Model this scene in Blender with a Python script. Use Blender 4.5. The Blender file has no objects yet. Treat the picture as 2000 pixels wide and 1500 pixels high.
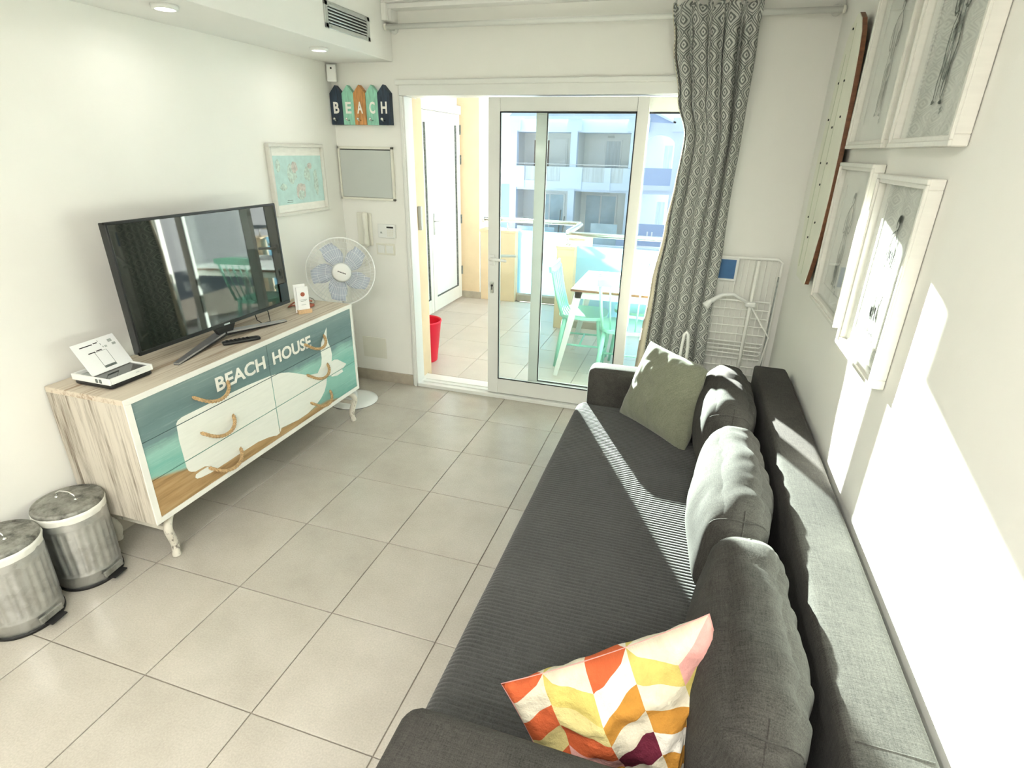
import bpy, bmesh, math, random
from mathutils import Vector, Matrix, noise
from mathutils.geometry import tessellate_polygon
random.seed(7)
PI = math.pi
SC = bpy.context.scene
COL = SC.collection

# ---------------------------------------------------------------- camera
cam_data = bpy.data.cameras.new('camera')
cam_data.sensor_width = 36.0
cam_data.lens = 36.0 * 1082.5 / 2000.0
cam_data.clip_start = 0.02
cam_data.clip_end = 300
cam = bpy.data.objects.new('camera', cam_data)
COL.objects.link(cam)
cam.matrix_world = (Matrix.Translation((2.06235, -0.945, 1.7136))
                    @ Matrix.Rotation(0.2998, 4, 'Z') @ Matrix.Rotation(1.1714, 4, 'X')
                    @ Matrix.Rotation(0.0207, 4, 'Z'))
SC.camera = cam

# ---------------------------------------------------------------- world, sun, exposure
world = bpy.data.worlds.new('sky')
SC.world = world
world.use_nodes = True
wn = world.node_tree
wn.nodes['Background'].inputs['Color'].default_value = (0.80, 0.90, 1.0, 1)
wn.nodes['Background'].inputs['Strength'].default_value = 0.66

SUN_DIR = Vector((0.485, -1.0, -0.24))
sl = bpy.data.lights.new('sun', 'SUN')
sl.energy = 46.0
sl.angle = math.radians(0.6)
sl.color = (1.0, 0.965, 0.90)
sun = bpy.data.objects.new('sun', sl)
sun.rotation_euler = SUN_DIR.to_track_quat('-Z', 'Y').to_euler()
sun.location = (-6, 12, 6)
COL.objects.link(sun)

vs = SC.view_settings
vs.view_transform = 'Standard'
vs.look = 'None'
vs.gamma = 1.0
vs.use_curve_mapping = False
vs.exposure = 1.25
FILL_LAMP_W = 10.0          # added fill lamps on the ceiling behind the camera
SOFFIT_W = 0.12       # soffit spots

# ---------------------------------------------------------------- helpers: materials
def nodes(name):
    m = bpy.data.materials.new(name)
    m.use_nodes = True
    nt = m.node_tree
    return m, nt, nt.nodes['Principled BSDF'], nt.nodes, nt.links

def rgba(c):
    return (c[0], c[1], c[2], 1.0)

def srgb(r, g, b):
    def f(v):
        v /= 255.0
        return v / 12.92 if v <= 0.04045 else ((v + 0.055) / 1.055) ** 2.4
    return (f(r), f(g), f(b))

def texco(nt, kind='Object', scale=(1, 1, 1)):
    tc = nt.nodes.new('ShaderNodeTexCoord')
    mp = nt.nodes.new('ShaderNodeMapping')
    mp.inputs['Scale'].default_value = scale
    nt.links.new(tc.outputs[kind], mp.inputs['Vector'])
    return mp.outputs['Vector']

def noise_tex(nt, vec, scale, detail=4, rough=0.55):
    n = nt.nodes.new('ShaderNodeTexNoise')
    n.inputs['Scale'].default_value = scale
    n.inputs['Detail'].default_value = detail
    n.inputs['Roughness'].default_value = rough
    nt.links.new(vec, n.inputs['Vector'])
    return n.outputs['Fac']

def ramp(nt, fac, stops, interp='LINEAR'):
    r = nt.nodes.new('ShaderNodeValToRGB')
    r.color_ramp.interpolation = interp
    el = r.color_ramp.elements
    while len(el) < len(stops):
        el.new(0.5)
    for e, (p, c) in zip(el, stops):
        e.position = p
        e.color = rgba(c)
    nt.links.new(fac, r.inputs['Fac'])
    return r.outputs['Color']

def mix(nt, fac, a, b, mode='MIX'):
    n = nt.nodes.new('ShaderNodeMix')
    n.data_type = 'RGBA'
    n.blend_type = mode
    for sock, v in ((n.inputs[0], fac), (n.inputs[6], a), (n.inputs[7], b)):
        if hasattr(v, 'links') or isinstance(v, bpy.types.NodeSocket):
            nt.links.new(v, sock)
        elif isinstance(v, (int, float)):
            sock.default_value = v
        else:
            sock.default_value = rgba(v)
    return n.outputs[2]

def math_n(nt, op, a, b=None, clamp=False):
    n = nt.nodes.new('ShaderNodeMath')
    n.operation = op
    n.use_clamp = clamp
    for i, v in enumerate((a, b)):
        if v is None:
            continue
        if isinstance(v, (int, float)):
            n.inputs[i].default_value = v
        else:
            nt.links.new(v, n.inputs[i])
    return n.outputs[0]

def bump(nt, bsdf, height, strength=0.3, dist=0.002):
    b = nt.nodes.new('ShaderNodeBump')
    b.inputs['Strength'].default_value = strength
    b.inputs['Distance'].default_value = dist
    nt.links.new(height, b.inputs['Height'])
    nt.links.new(b.outputs['Normal'], bsdf.inputs['Normal'])

def mat(name, col, rough=0.6, metal=0.0, var=0.06, scale=12, stretch=(1, 1, 1), bmp=0.0, bscale=80, spec=0.4, bdist=0.001):
    m, nt, p, N, L = nodes(name)
    v = texco(nt, 'Object', stretch)
    f = noise_tex(nt, v, scale)
    a = tuple(max(0, c * (1 - var)) for c in col)
    b = tuple(min(1, c * (1 + var)) for c in col)
    L.new(ramp(nt, f, [(0.3, a), (0.7, b)]), p.inputs['Base Color'])
    p.inputs['Roughness'].default_value = rough
    p.inputs['Metallic'].default_value = metal
    p.inputs['Specular IOR Level'].default_value = spec
    if bmp > 0:
        bump(nt, p, noise_tex(nt, v, bscale), bmp, bdist)
    return m

M = {}
M['wall'] = mat('wall_paint', (0.84, 0.835, 0.785), 0.75, var=0.012, scale=3, bmp=0.25, bscale=190, bdist=0.0008)
M['ceiling'] = mat('ceiling_paint', (0.85, 0.845, 0.81), 0.8, var=0.01, scale=3)
M['cream'] = mat('cream_render', (0.68, 0.54, 0.36), 0.85, var=0.05, scale=6, bmp=0.4, bscale=60)
M['white_render'] = mat('white_render', (0.82, 0.83, 0.82), 0.85, var=0.04, scale=2)
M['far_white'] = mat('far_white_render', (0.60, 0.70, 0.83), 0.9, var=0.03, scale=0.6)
M['far_recess'] = mat('far_recess_render', (0.78, 0.80, 0.78), 0.9, var=0.03, scale=0.6)
M['far_blue'] = mat('far_blue_panel', (0.34, 0.45, 0.66), 0.7, var=0.05, scale=0.8)
M['far_dark'] = mat('far_dark_interior', (0.12, 0.08, 0.06), 0.7, var=0.3, scale=3)
M['far_glass'] = mat('far_tinted_glass', (0.36, 0.50, 0.58), 0.15, var=0.25, scale=1.2)
M['far_curtained'] = mat('far_curtained_glass', (0.50, 0.56, 0.60), 0.3, var=0.2, scale=4, stretch=(3, 1, .2))
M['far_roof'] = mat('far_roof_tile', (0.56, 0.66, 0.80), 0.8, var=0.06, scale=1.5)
M['asphalt'] = mat('plaza_paving', (0.45, 0.45, 0.46), 0.9, var=0.1, scale=0.8)
M['pvc'] = mat('white_lacquered_aluminium', (0.76, 0.77, 0.73), 0.32, var=0.015, scale=4)
M['plastic'] = mat('white_plastic', (0.80, 0.81, 0.78), 0.35, var=0.015, scale=6)
M['plastic_cream'] = mat('cream_plastic', (0.76, 0.75, 0.66), 0.4, var=0.02, scale=6)
M['grey_panel'] = mat('grey_cabinet_door', (0.52, 0.55, 0.52), 0.5, var=0.02, scale=5)
M['dark'] = mat('dark_gap', (0.02, 0.02, 0.02), 0.7, var=0.1)
M['black'] = mat('black_plastic', (0.012, 0.013, 0.013), 0.3, var=0.15, scale=20)
M['rubber'] = mat('black_rubber', (0.01, 0.01, 0.01), 0.6, var=0.15, scale=20)
M['silver'] = mat('brushed_silver', (0.55, 0.57, 0.60), 0.28, metal=0.9, var=0.08, scale=30, stretch=(1, 12, 1))
M['steel'] = mat('stainless_steel', (0.72, 0.74, 0.72), 0.22, metal=1.0, var=0.04, scale=20)
M['grille_alu'] = mat('aluminium_vent', (0.50, 0.52, 0.50), 0.45, metal=0.3, var=0.04, scale=30)
M['baseboard'] = mat('baseboard_tile', (0.40, 0.355, 0.285), 0.5, var=0.1, scale=14)
M['grout'] = mat('grout', (0.27, 0.235, 0.19), 0.9, var=0.12, scale=30)
M['frame_white'] = mat('white_frame_wood', (0.68, 0.67, 0.61), 0.45, var=0.03, scale=10, stretch=(1, 8, 8))
M['paper'] = mat('sketch_paper', (0.88, 0.89, 0.85), 0.8, var=0.035, scale=25)
M['mount'] = mat('passepartout', (0.88, 0.89, 0.85), 0.8, var=0.02, scale=25)
M['card'] = mat('white_card', (0.86, 0.87, 0.86), 0.5, var=0.01, scale=25)
M['ink'] = mat('charcoal_ink', (0.14, 0.16, 0.15), 0.9, var=0.5, scale=60)
M['ink_soft'] = mat('soft_charcoal_smudge', (0.36, 0.39, 0.37), 0.9, var=0.35, scale=40)
M['ink_black'] = mat('black_ink', (0.03, 0.03, 0.03), 0.8, var=0.4, scale=80)
M['map_sea'] = mat('map_sea_print', (0.50, 0.69, 0.66), 0.6, var=0.08, scale=20)
M['map_land'] = mat('map_land_print', (0.52, 0.64, 0.58), 0.6, var=0.25, scale=60)
M['map_pink'] = mat('map_pink_print', (0.56, 0.54, 0.50), 0.6, var=0.25, scale=60)
M['navy'] = mat('navy_painted_board', (0.020, 0.034, 0.055), 0.55, var=0.45, scale=14, stretch=(6, 1, 1), bmp=.3)
M['mint_board'] = mat('mint_painted_board', (0.27, 0.56, 0.42), 0.6, var=0.22, scale=16, stretch=(6, 1, 1), bmp=.3)
M['wood_board'] = mat('bare_pine_board', (0.46, 0.22, 0.07), 0.55, var=0.45, scale=12, stretch=(8, 1, 1), bmp=.3)
M['letter'] = mat('cream_letter_paint', (0.84, 0.82, 0.75), 0.6, var=0.05, scale=40)
M['mint'] = mat('mint_lacquer', (0.30, 0.66, 0.52), 0.4, var=0.05, scale=10)
M['table_top'] = mat('white_printed_table_top', (0.74, 0.77, 0.76), 0.35, var=0.12, scale=9)
M['walnut'] = mat('brown_wood_edge', (0.16, 0.065, 0.03), 0.45, var=0.3, scale=12, stretch=(1, 6, 6))
M['surf'] = mat('pale_green_surfboard', (0.78, 0.79, 0.67), 0.4, var=0.06, scale=5)
M['surf_stripe'] = mat('surfboard_stripe', (0.56, 0.60, 0.45), 0.4, var=0.08, scale=9)
M['red'] = mat('red_plastic', (0.80, 0.010, 0.045), 0.4, var=0.03, scale=8)
M['blue_label'] = mat('blue_label', (0.035, 0.13, 0.30), 0.5, var=0.08, scale=30)
M['rack'] = mat('white_coated_wire', (0.90, 0.90, 0.85), 0.4, var=0.03, scale=30)
M['rope'] = mat('jute_rope', (0.46, 0.31, 0.155), 0.9, var=0.35, scale=120, bmp=.5, bscale=400)
M['white_paint'] = mat('white_gloss_paint', (0.84, 0.83, 0.77), 0.5, var=0.06, scale=14, stretch=(4, 1, 4), bmp=.15, bscale=40)
M['whale'] = mat('whale_white_paint', (0.83, 0.84, 0.77), 0.5, var=0.03, scale=10, stretch=(1, 1, 8))
M['oak'] = mat('small_oak_block', (0.62, 0.42, 0.24), 0.5, var=0.15, scale=40, stretch=(1, 6, 6))
M['terracotta'] = mat('coral_leather', (0.42, 0.12, 0.07), 0.6, var=0.3, scale=40)
M['twine'] = mat('grey_twine', (0.36, 0.34, 0.28), 0.8, var=0.3, scale=60)
M['liner'] = mat('white_bin_liner', (0.80, 0.80, 0.74), 0.4, var=0.06, scale=30, bmp=.5, bscale=40)
M['leg_iron'] = None

def emission(name, col, s):
    m, nt, p, N, L = nodes(name)
    p.inputs['Base Color'].default_value = rgba(col)
    p.inputs['Emission Color'].default_value = rgba(col)
    p.inputs['Emission Strength'].default_value = s
    f = noise_tex(nt, texco(nt), 30)
    L.new(ramp(nt, f, [(0, tuple(c * .97 for c in col)), (1, col)]), p.inputs['Base Color'])
    return m
M['bulb'] = emission('lit_bulb', (1.0, 0.97, 0.9), 25.0)

def clear_glass(name, tint=(0.93, 0.97, 0.96), refl=0.08):
    m, nt, p, N, L = nodes(name)
    N.remove(p)
    out = N['Material Output']
    t = N.new('ShaderNodeBsdfTransparent')
    g = N.new('ShaderNodeBsdfGlossy')
    g.inputs['Roughness'].default_value = 0.0
    f = N.new('ShaderNodeFresnel')
    # thin pane: the same air-to-glass reflectance on both faces
    geo = N.new('ShaderNodeNewGeometry')
    ior = N.new('ShaderNodeMapRange')
    ior.inputs['To Min'].default_value = 1.45; ior.inputs['To Max'].default_value = 1 / 1.45
    L.new(geo.outputs['Backfacing'], ior.inputs['Value'])
    L.new(ior.outputs[0], f.inputs['IOR'])
    k = math_n(nt, 'MULTIPLY', f.outputs[0], 1.0, True)
    fac = noise_tex(nt, texco(nt), 2.0)
    L.new(ramp(nt, fac, [(0, tuple(c * 0.99 for c in tint)), (1, tint)]), t.inputs['Color'])
    ms = N.new('ShaderNodeMixShader')
    L.new(k, ms.inputs[0]); L.new(t.outputs[0], ms.inputs[1]); L.new(g.outputs[0], ms.inputs[2])
    L.new(ms.outputs[0], out.inputs['Surface'])
    return m
M['glass'] = clear_glass('door_glass')
M['picture_glass'] = clear_glass('picture_glass', (0.99, 0.995, 0.99))
M['blue_glass'] = clear_glass('blue_balustrade_glass', (0.55, 0.75, 0.85))

def frosted(name, col, trans=0.6):
    m, nt, p, N, L = nodes(name)
    N.remove(p)
    out = N['Material Output']
    t = N.new('ShaderNodeBsdfTranslucent')
    d = N.new('ShaderNodeBsdfDiffuse')
    fac = noise_tex(nt, texco(nt), 8.0)
    c = ramp(nt, fac, [(0, tuple(x * 0.96 for x in col)), (1, col)])
    L.new(c, t.inputs['Color']); L.new(c, d.inputs['Color'])
    ms = N.new('ShaderNodeMixShader')
    ms.inputs[0].default_value = trans
    L.new(d.outputs[0], ms.inputs[1]); L.new(t.outputs[0], ms.inputs[2])
    L.new(ms.outputs[0], out.inputs['Surface'])
    return m
M['frosted'] = frosted('frosted_door_glass', (0.85, 0.88, 0.88), 0.40)
M['blue_frost'] = frosted('pale_blue_frosted_balustrade', (0.42, 0.66, 0.78), 0.45)
def clear_plastic(name, col, see=0.5):
    m = frosted(name, col, 0.35)
    nt = m.node_tree
    out = nt.nodes['Material Output']
    src = out.inputs['Surface'].links[0].from_socket
    t = nt.nodes.new('ShaderNodeBsdfTransparent'); t.inputs['Color'].default_value = rgba(tuple(.5 + .5 * c for c in col))
    ms = nt.nodes.new('ShaderNodeMixShader'); ms.inputs[0].default_value = see
    nt.links.new(src, ms.inputs[1]); nt.links.new(t.outputs[0], ms.inputs[2]); nt.links.new(ms.outputs[0], out.inputs['Surface'])
    return m
M['fan_blade'] = clear_plastic('translucent_blue_fan_blade', (0.76, 0.81, 0.92), .55)

def glossy_dark(name, col, rough):
    m, nt, p, N, L = nodes(name)
    f = noise_tex(nt, texco(nt), 3)
    L.new(ramp(nt, f, [(0, tuple(c * .9 for c in col)), (1, col)]), p.inputs['Base Color'])
    p.inputs['Roughness'].default_value = rough
    p.inputs['Specular IOR Level'].default_value = 0.9
    p.inputs['IOR'].default_value = 1.6
    return m
M['screen'] = glossy_dark('tv_screen_glass', (0.010, 0.014, 0.011), 0.03)

# floor tiles
def tile_mat(name, c1, c2, c3, rough):
    m, nt, p, N, L = nodes(name)
    tc = N.new('ShaderNodeTexCoord')
    oi = N.new('ShaderNodeObjectInfo')
    add = N.new('ShaderNodeVectorMath'); add.operation = 'ADD'
    sc = N.new('ShaderNodeVectorMath'); sc.operation = 'SCALE'
    comb = N.new('ShaderNodeCombineXYZ')
    L.new(oi.outputs['Random'], comb.inputs[0]); L.new(oi.outputs['Random'], comb.inputs[1])
    L.new(comb.outputs[0], sc.inputs[0]); sc.inputs['Scale'].default_value = 37.0
    L.new(tc.outputs['Object'], add.inputs[0]); L.new(sc.outputs[0], add.inputs[1])
    v = add.outputs[0]
    f = noise_tex(nt, v, 3.2, 8, 0.65)
    col = ramp(nt, f, [(0.25, c1), (0.5, c2), (0.75, c3)])
    g = noise_tex(nt, v, 160, 2, 0.5)
    col2 = mix(nt, 0.10, col, ramp(nt, g, [(0.3, (0.15, 0.13, 0.1)), (0.7, (0.9, 0.88, 0.8))]), 'OVERLAY')
    tone = math_n(nt, 'ADD', math_n(nt, 'MULTIPLY', oi.outputs['Random'], 0.07), 0.96)
    hs = N.new('ShaderNodeHueSaturation')
    L.new(tone, hs.inputs['Value']); L.new(col2, hs.inputs['Color'])
    L.new(hs.outputs[0], p.inputs['Base Color'])
    L.new(math_n(nt, 'ADD', math_n(nt, 'MULTIPLY', f, 0.16), rough), p.inputs['Roughness'])
    p.inputs['Specular IOR Level'].default_value = 0.5
    bump(nt, p, g, 0.06, 0.0006)
    return m
M['tile'] = tile_mat('beige_porcelain_tile', (0.40, 0.37, 0.32), (0.455, 0.425, 0.37), (0.505, 0.475, 0.42), 0.15)
M['tile_out'] = tile_mat('balcony_tile', (0.47, 0.42, 0.37), (0.52, 0.47, 0.415), (0.57, 0.52, 0.465), 0.35)

# upholstery: grey linen weave
def fabric(name, dark, light, wsc=900.0, sheen=0.2):
    m, nt, p, N, L = nodes(name)
    a = noise_tex(nt, texco(nt, 'Object', (wsc * .03, wsc * .42, wsc * .03)), 1.0, 3, 0.7)
    b = noise_tex(nt, texco(nt, 'Object', (wsc * .42, wsc * .03, wsc * .42)), 1.0, 3, 0.7)
    iso = noise_tex(nt, texco(nt), wsc * .42, 2, 0.6)
    s = math_n(nt, 'ADD', math_n(nt, 'MULTIPLY', math_n(nt, 'ADD', a, b), 0.31), math_n(nt, 'MULTIPLY', iso, 0.38))
    big = noise_tex(nt, texco(nt), 4.0, 4)
    s2 = math_n(nt, 'ADD', math_n(nt, 'MULTIPLY', s, 0.8), math_n(nt, 'MULTIPLY', big, 0.2))
    L.new(ramp(nt, s2, [(0.36, dark), (0.62, light)]), p.inputs['Base Color'])
    p.inputs['Roughness'].default_value = 0.95
    p.inputs['Specular IOR Level'].default_value = 0.15
    p.inputs['Sheen Weight'].default_value = sheen
    p.inputs['Sheen Roughness'].default_value = 0.5
    bump(nt, p, s, 0.5, 0.0015)
    return m
M['linen'] = fabric('charcoal_linen', (0.0175, 0.0165, 0.0148), (0.069, 0.065, 0.058), sheen=0.02)
M['cord'] = fabric('grey_corduroy', (0.025, 0.0255, 0.0243), (0.072, 0.073, 0.0695), 700, sheen=0.20)
M['velvet'] = fabric('sage_ribbed_velvet', (0.115, 0.122, 0.083), (0.215, 0.225, 0.160), 600, sheen=0.3)

# distressed white wood
def whitewash(name, base=(0.66, 0.61, 0.51), dark=(0.20, 0.14, 0.08), stretch=(85, 85, 3.0), st=(.38, .45, .53)):
    m, nt, p, N, L = nodes(name)
    v = texco(nt, 'Object', stretch)
    s = noise_tex(nt, v, 1.0, 6, 0.7)
    blot = noise_tex(nt, texco(nt, 'Object', tuple(x * .12 for x in stretch)), 1.0, 5, 0.6)
    k = math_n(nt, 'ADD', math_n(nt, 'MULTIPLY', s, 0.6), math_n(nt, 'MULTIPLY', blot, 0.4))
    mid = tuple((a * .58 + b * .42) for a, b in zip(base, dark))
    L.new(ramp(nt, k, [(st[0], dark), (st[1], mid), (st[2], base), (0.8, tuple(min(1, c * 1.12) for c in base))]), p.inputs['Base Color'])
    p.inputs['Roughness'].default_value = 0.75
    bump(nt, p, s, 0.35, 0.0012)
    return m
M['wood_side'] = whitewash('whitewashed_boards_side', base=(0.58, 0.54, 0.46), dark=(0.13, 0.095, 0.06), stretch=(75, 75, 3.2), st=(.37, .45, .53))
M['wood_top'] = whitewash('whitewashed_boards_top', base=(0.60, 0.535, 0.43), dark=(0.26, 0.16, 0.085), stretch=(70, 2.0, 70), st=(.34, .43, .50))
M['rim'] = whitewash('distressed_white_rim', base=(0.80, 0.79, 0.73), dark=(0.35, 0.26, 0.16), stretch=(9, 9, 9), st=(.28, .33, .38))
M['leg_iron'] = whitewash('chipped_white_iron', base=(0.66, 0.63, 0.54), dark=(0.10, 0.08, 0.06), stretch=(45, 45, 30), st=(.36, .42, .46))

# painted mural on the drawers (flat print: sea bands and sand), local coordinates of the cabinet
def mural():
    m, nt, p, N, L = nodes('beach_mural_paint')
    tc = N.new('ShaderNodeTexCoord')
    sep = N.new('ShaderNodeSeparateXYZ')
    L.new(tc.outputs['Object'], sep.inputs[0])
    y, z = sep.outputs[1], sep.outputs[2]
    st = noise_tex(nt, texco(nt, 'Object', (1, 2.2, 26)), 1.6, 5, 0.6)
    wob = noise_tex(nt, texco(nt, 'Object', (1, 3.0, 3)), 2.0, 4, 0.6)
    zz = math_n(nt, 'ADD', z, math_n(nt, 'MULTIPLY', math_n(nt, 'SUBTRACT', wob, 0.5), 0.10))
    zz = math_n(nt, 'ADD', zz, math_n(nt, 'MULTIPLY', math_n(nt, 'SUBTRACT', st, 0.5), 0.10))
    zr = N.new('ShaderNodeMapRange')
    zr.inputs['From Min'].default_value = 0.24; zr.inputs['From Max'].default_value = 0.78
    L.new(zz, zr.inputs['Value'])
    sea = ramp(nt, zr.outputs[0], [(0.0, (0.15, 0.35, 0.30)), (0.25, (0.27, 0.52, 0.44)), (0.42, (0.20, 0.46, 0.39)),
                                   (0.54, (0.30, 0.54, 0.46)), (0.64, (0.155, 0.25, 0.25)), (0.80, (0.125, 0.20, 0.205)), (1.0, (0.20, 0.28, 0.27))])
    streak = ramp(nt, noise_tex(nt, texco(nt, 'Object', (1, 2.0, 60)), 2.2, 5, 0.65), [(0.55, (0, 0, 0)), (0.85, (0.5, 0.5, 0.5))])
    sea = mix(nt, 0.35, sea, streak, 'ADD')
    # sand edge: height as a function of y
    mr = N.new('ShaderNodeMapRange')
    mr.inputs['From Min'].default_value = 0.46; mr.inputs['From Max'].default_value = 2.0
    ys = math_n(nt, 'ADD', y, 1.222)
    L.new(ys, mr.inputs['Value'])
    pts = [(0.0, 0.437), (0.06, 0.415), (0.113, 0.395), (0.25, 0.36), (0.40, 0.325), (0.50, 0.300), (0.60, 0.285), (0.70, 0.292), (0.78, 0.285), (0.85, 0.25), (1.0, 0.2)]
    edge_ = ramp(nt, mr.outputs[0], [(a, (v, v, v)) for a, v in pts])
    d = math_n(nt, 'SUBTRACT', edge_, math_n(nt, 'ADD', z, math_n(nt, 'MULTIPLY', math_n(nt, 'SUBTRACT', wob, 0.5), 0.02)))
    k = N.new('ShaderNodeMapRange'); k.inputs['From Min'].default_value = -0.006; k.inputs['From Max'].default_value = 0.010
    L.new(d, k.inputs['Value'])
    sand = ramp(nt, st, [(0.3, (0.26, 0.155, 0.06)), (0.5, (0.42, 0.265, 0.115)), (0.7, (0.50, 0.35, 0.18))])
    L.new(mix(nt, k.outputs[0], sea, sand), p.inputs['Base Color'])
    p.inputs['Roughness'].default_value = 0.6
    bump(nt, p, st, 0.2, 0.001)
    return m
M['mural'] = mural()

# galvanised steel
def galvanised():
    m, nt, p, N, L = nodes('galvanised_steel')
    v = texco(nt)
    vo = N.new('ShaderNodeTexVoronoi'); vo.inputs['Scale'].default_value = 38
    L.new(v, vo.inputs['Vector'])
    f = noise_tex(nt, v, 10, 6, 0.65)
    c1 = ramp(nt, vo.outputs['Color'], [(0, (0.50, 0.52, 0.52)), (1, (0.66, 0.68, 0.68))])
    c2 = ramp(nt, f, [(0.30, (0.25, 0.25, 0.24)), (0.5, (0.6, 0.61, 0.6)), (0.7, (0.75, 0.76, 0.75))])
    L.new(mix(nt, 0.4, c1, c2), p.inputs['Base Color'])
    p.inputs['Metallic'].default_value = 0.95
    L.new(math_n(nt, 'ADD', math_n(nt, 'MULTIPLY', f, 0.25), 0.20), p.inputs['Roughness'])
    bump(nt, p, f, 0.15, 0.001)
    return m
M['galv'] = galvanised()
def dusty_lid():
    m, nt, p, N, L = nodes('dull_dusty_steel_lid')
    v = texco(nt)
    f = noise_tex(nt, v, 16, 7, 0.7)
    L.new(ramp(nt, f, [(0.32, (0.06, 0.058, 0.05)), (0.5, (0.27, 0.27, 0.24)), (0.7, (0.42, 0.42, 0.38))]), p.inputs['Base Color'])
    p.inputs['Metallic'].default_value = 0.5
    p.inputs['Roughness'].default_value = 0.55
    bump(nt, p, f, 0.3, 0.0015)
    return m
M['lid'] = dusty_lid()

# curtain: woven ogee diamonds in two greys, printed on UV (metres on the cloth)
def curtain_mat():
    m, nt, p, N, L = nodes('grey_diamond_woven_cloth')
    tc = N.new('ShaderNodeTexCoord')
    sep = N.new('ShaderNodeSeparateXYZ')
    L.new(tc.outputs['UV'], sep.inputs[0])
    PX, PY = 0.078, 0.112
    u = math_n(nt, 'DIVIDE', sep.outputs[0], PX)
    v = math_n(nt, 'DIVIDE', sep.outputs[1], PY)
    def cell(ou, ov):
        a = math_n(nt, 'ABSOLUTE', math_n(nt, 'SUBTRACT', math_n(nt, 'FRACT', math_n(nt, 'ADD', u, ou)), 0.5))
        b = math_n(nt, 'ABSOLUTE', math_n(nt, 'SUBTRACT', math_n(nt, 'FRACT', math_n(nt, 'ADD', v, ov)), 0.5))
        # ogee: bend the diamond sides with a cosine
        bb = math_n(nt, 'MULTIPLY', math_n(nt, 'SUBTRACT', 1.0, math_n(nt, 'COSINE', math_n(nt, 'MULTIPLY', b, 2 * PI))), 0.25)
        bm = math_n(nt, 'ADD', math_n(nt, 'MULTIPLY', bb, 0.45), math_n(nt, 'MULTIPLY', b, 0.55))
        return math_n(nt, 'ADD', a, bm)
    d = math_n(nt, 'MINIMUM', cell(0, 0), cell(0.5, 0.5))
    dark, light = (0.165, 0.175, 0.164), (0.56, 0.57, 0.525)
    c = ramp(nt, d, [(0.0, dark), (0.045, light), (0.12, dark), (0.215, light), (0.34, dark), (0.405, light), (0.46, dark)], 'CONSTANT')
    w = noise_tex(nt, texco(nt, 'UV', (70, 70, 1)), 1.0, 3, 0.6)
    c = mix(nt, 0.15, c, ramp(nt, w, [(0.3, (0.3, 0.3, 0.3)), (0.7, (0.7, 0.7, 0.7))]), 'OVERLAY')
    L.new(c, p.inputs['Base Color'])
    p.inputs['Roughness'].default_value = 0.95
    p.inputs['Specular IOR Level'].default_value = 0.1
    return m
M['curtain'] = curtain_mat()
M['lining'] = mat('cream_curtain_lining', (0.72, 0.66, 0.50), 0.9, var=0.05, scale=30)

# patchwork pillow (UV 0..1)
def patchwork():
    m, nt, p, N, L = nodes('patchwork_print_cotton')
    tc = N.new('ShaderNodeTexCoord')
    sep = N.new('ShaderNodeSeparateXYZ')
    L.new(tc.outputs['UV'], sep.inputs[0])
    NC, NR = 5.0, 9.0
    cu = math_n(nt, 'MULTIPLY', sep.outputs[0], NC)
    col = math_n(nt, 'FLOOR', cu); fx = math_n(nt, 'FRACT', cu)
    odd = math_n(nt, 'MODULO', col, 2.0)
    # slanted alternately up and down
    tri = math_n(nt, 'ADD', math_n(nt, 'MULTIPLY', odd, fx), math_n(nt, 'MULTIPLY', math_n(nt, 'SUBTRACT', 1.0, odd), math_n(nt, 'SUBTRACT', 1.0, fx)))
    cv = math_n(nt, 'ADD', math_n(nt, 'MULTIPLY', sep.outputs[1], NR), math_n(nt, 'MULTIPLY', tri, 1.0))
    row = math_n(nt, 'FLOOR', cv)
    comb = N.new('ShaderNodeCombineXYZ')
    L.new(col, comb.inputs[0]); L.new(row, comb.inputs[1])
    wnz = N.new('ShaderNodeTexWhiteNoise'); wnz.noise_dimensions = '3D'
    comb.inputs[2].default_value = 4.0
    L.new(comb.outputs[0], wnz.inputs['Vector'])
    cream = (0.60, 0.555, 0.43)
    v_ = wnz.outputs['Value']
    pale = ramp(nt, v_, [(0.0, cream), (0.40, (0.64, 0.61, 0.53)), (0.62, (0.56, 0.48, 0.21)), (0.74, cream), (0.88, (0.58, 0.30, 0.27))], 'CONSTANT')
    strong = ramp(nt, v_, [(0.0, (0.48, 0.10, 0.035)), (0.22, (0.42, 0.20, 0.035)), (0.42, (0.58, 0.28, 0.26)), (0.56, (0.50, 0.41, 0.12)), (0.70, (0.07, 0.28, 0.225)), (0.80, (0.11, 0.015, 0.03)), (0.89, cream)], 'CONSTANT')
    par = math_n(nt, 'MODULO', math_n(nt, 'ADD', col, row), 2.0)
    c = mix(nt, par, pale, strong)
    w = noise_tex(nt, texco(nt, 'UV', (14, 14, 1)), 1.0, 5, 0.65)
    c = mix(nt, 0.25, c, ramp(nt, w, [(0.3, (0.25, 0.25, 0.25)), (0.7, (0.75, 0.75, 0.75))]), 'OVERLAY')
    L.new(c, p.inputs['Base Color'])
    p.inputs['Roughness'].default_value = 0.9
    p.inputs['Specular IOR Level'].default_value = 0.15
    bump(nt, p, w, 0.9, 0.010)
    return m
M['patch'] = patchwork()

# ---------------------------------------------------------------- helpers: objects
MW = {}
def tag(o, label=None, cat=None, group=None, kind=None):
    if label: o['label'] = label
    if cat: o['category'] = cat
    if group: o['group'] = group
    if kind: o['kind'] = kind
    return o

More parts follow.
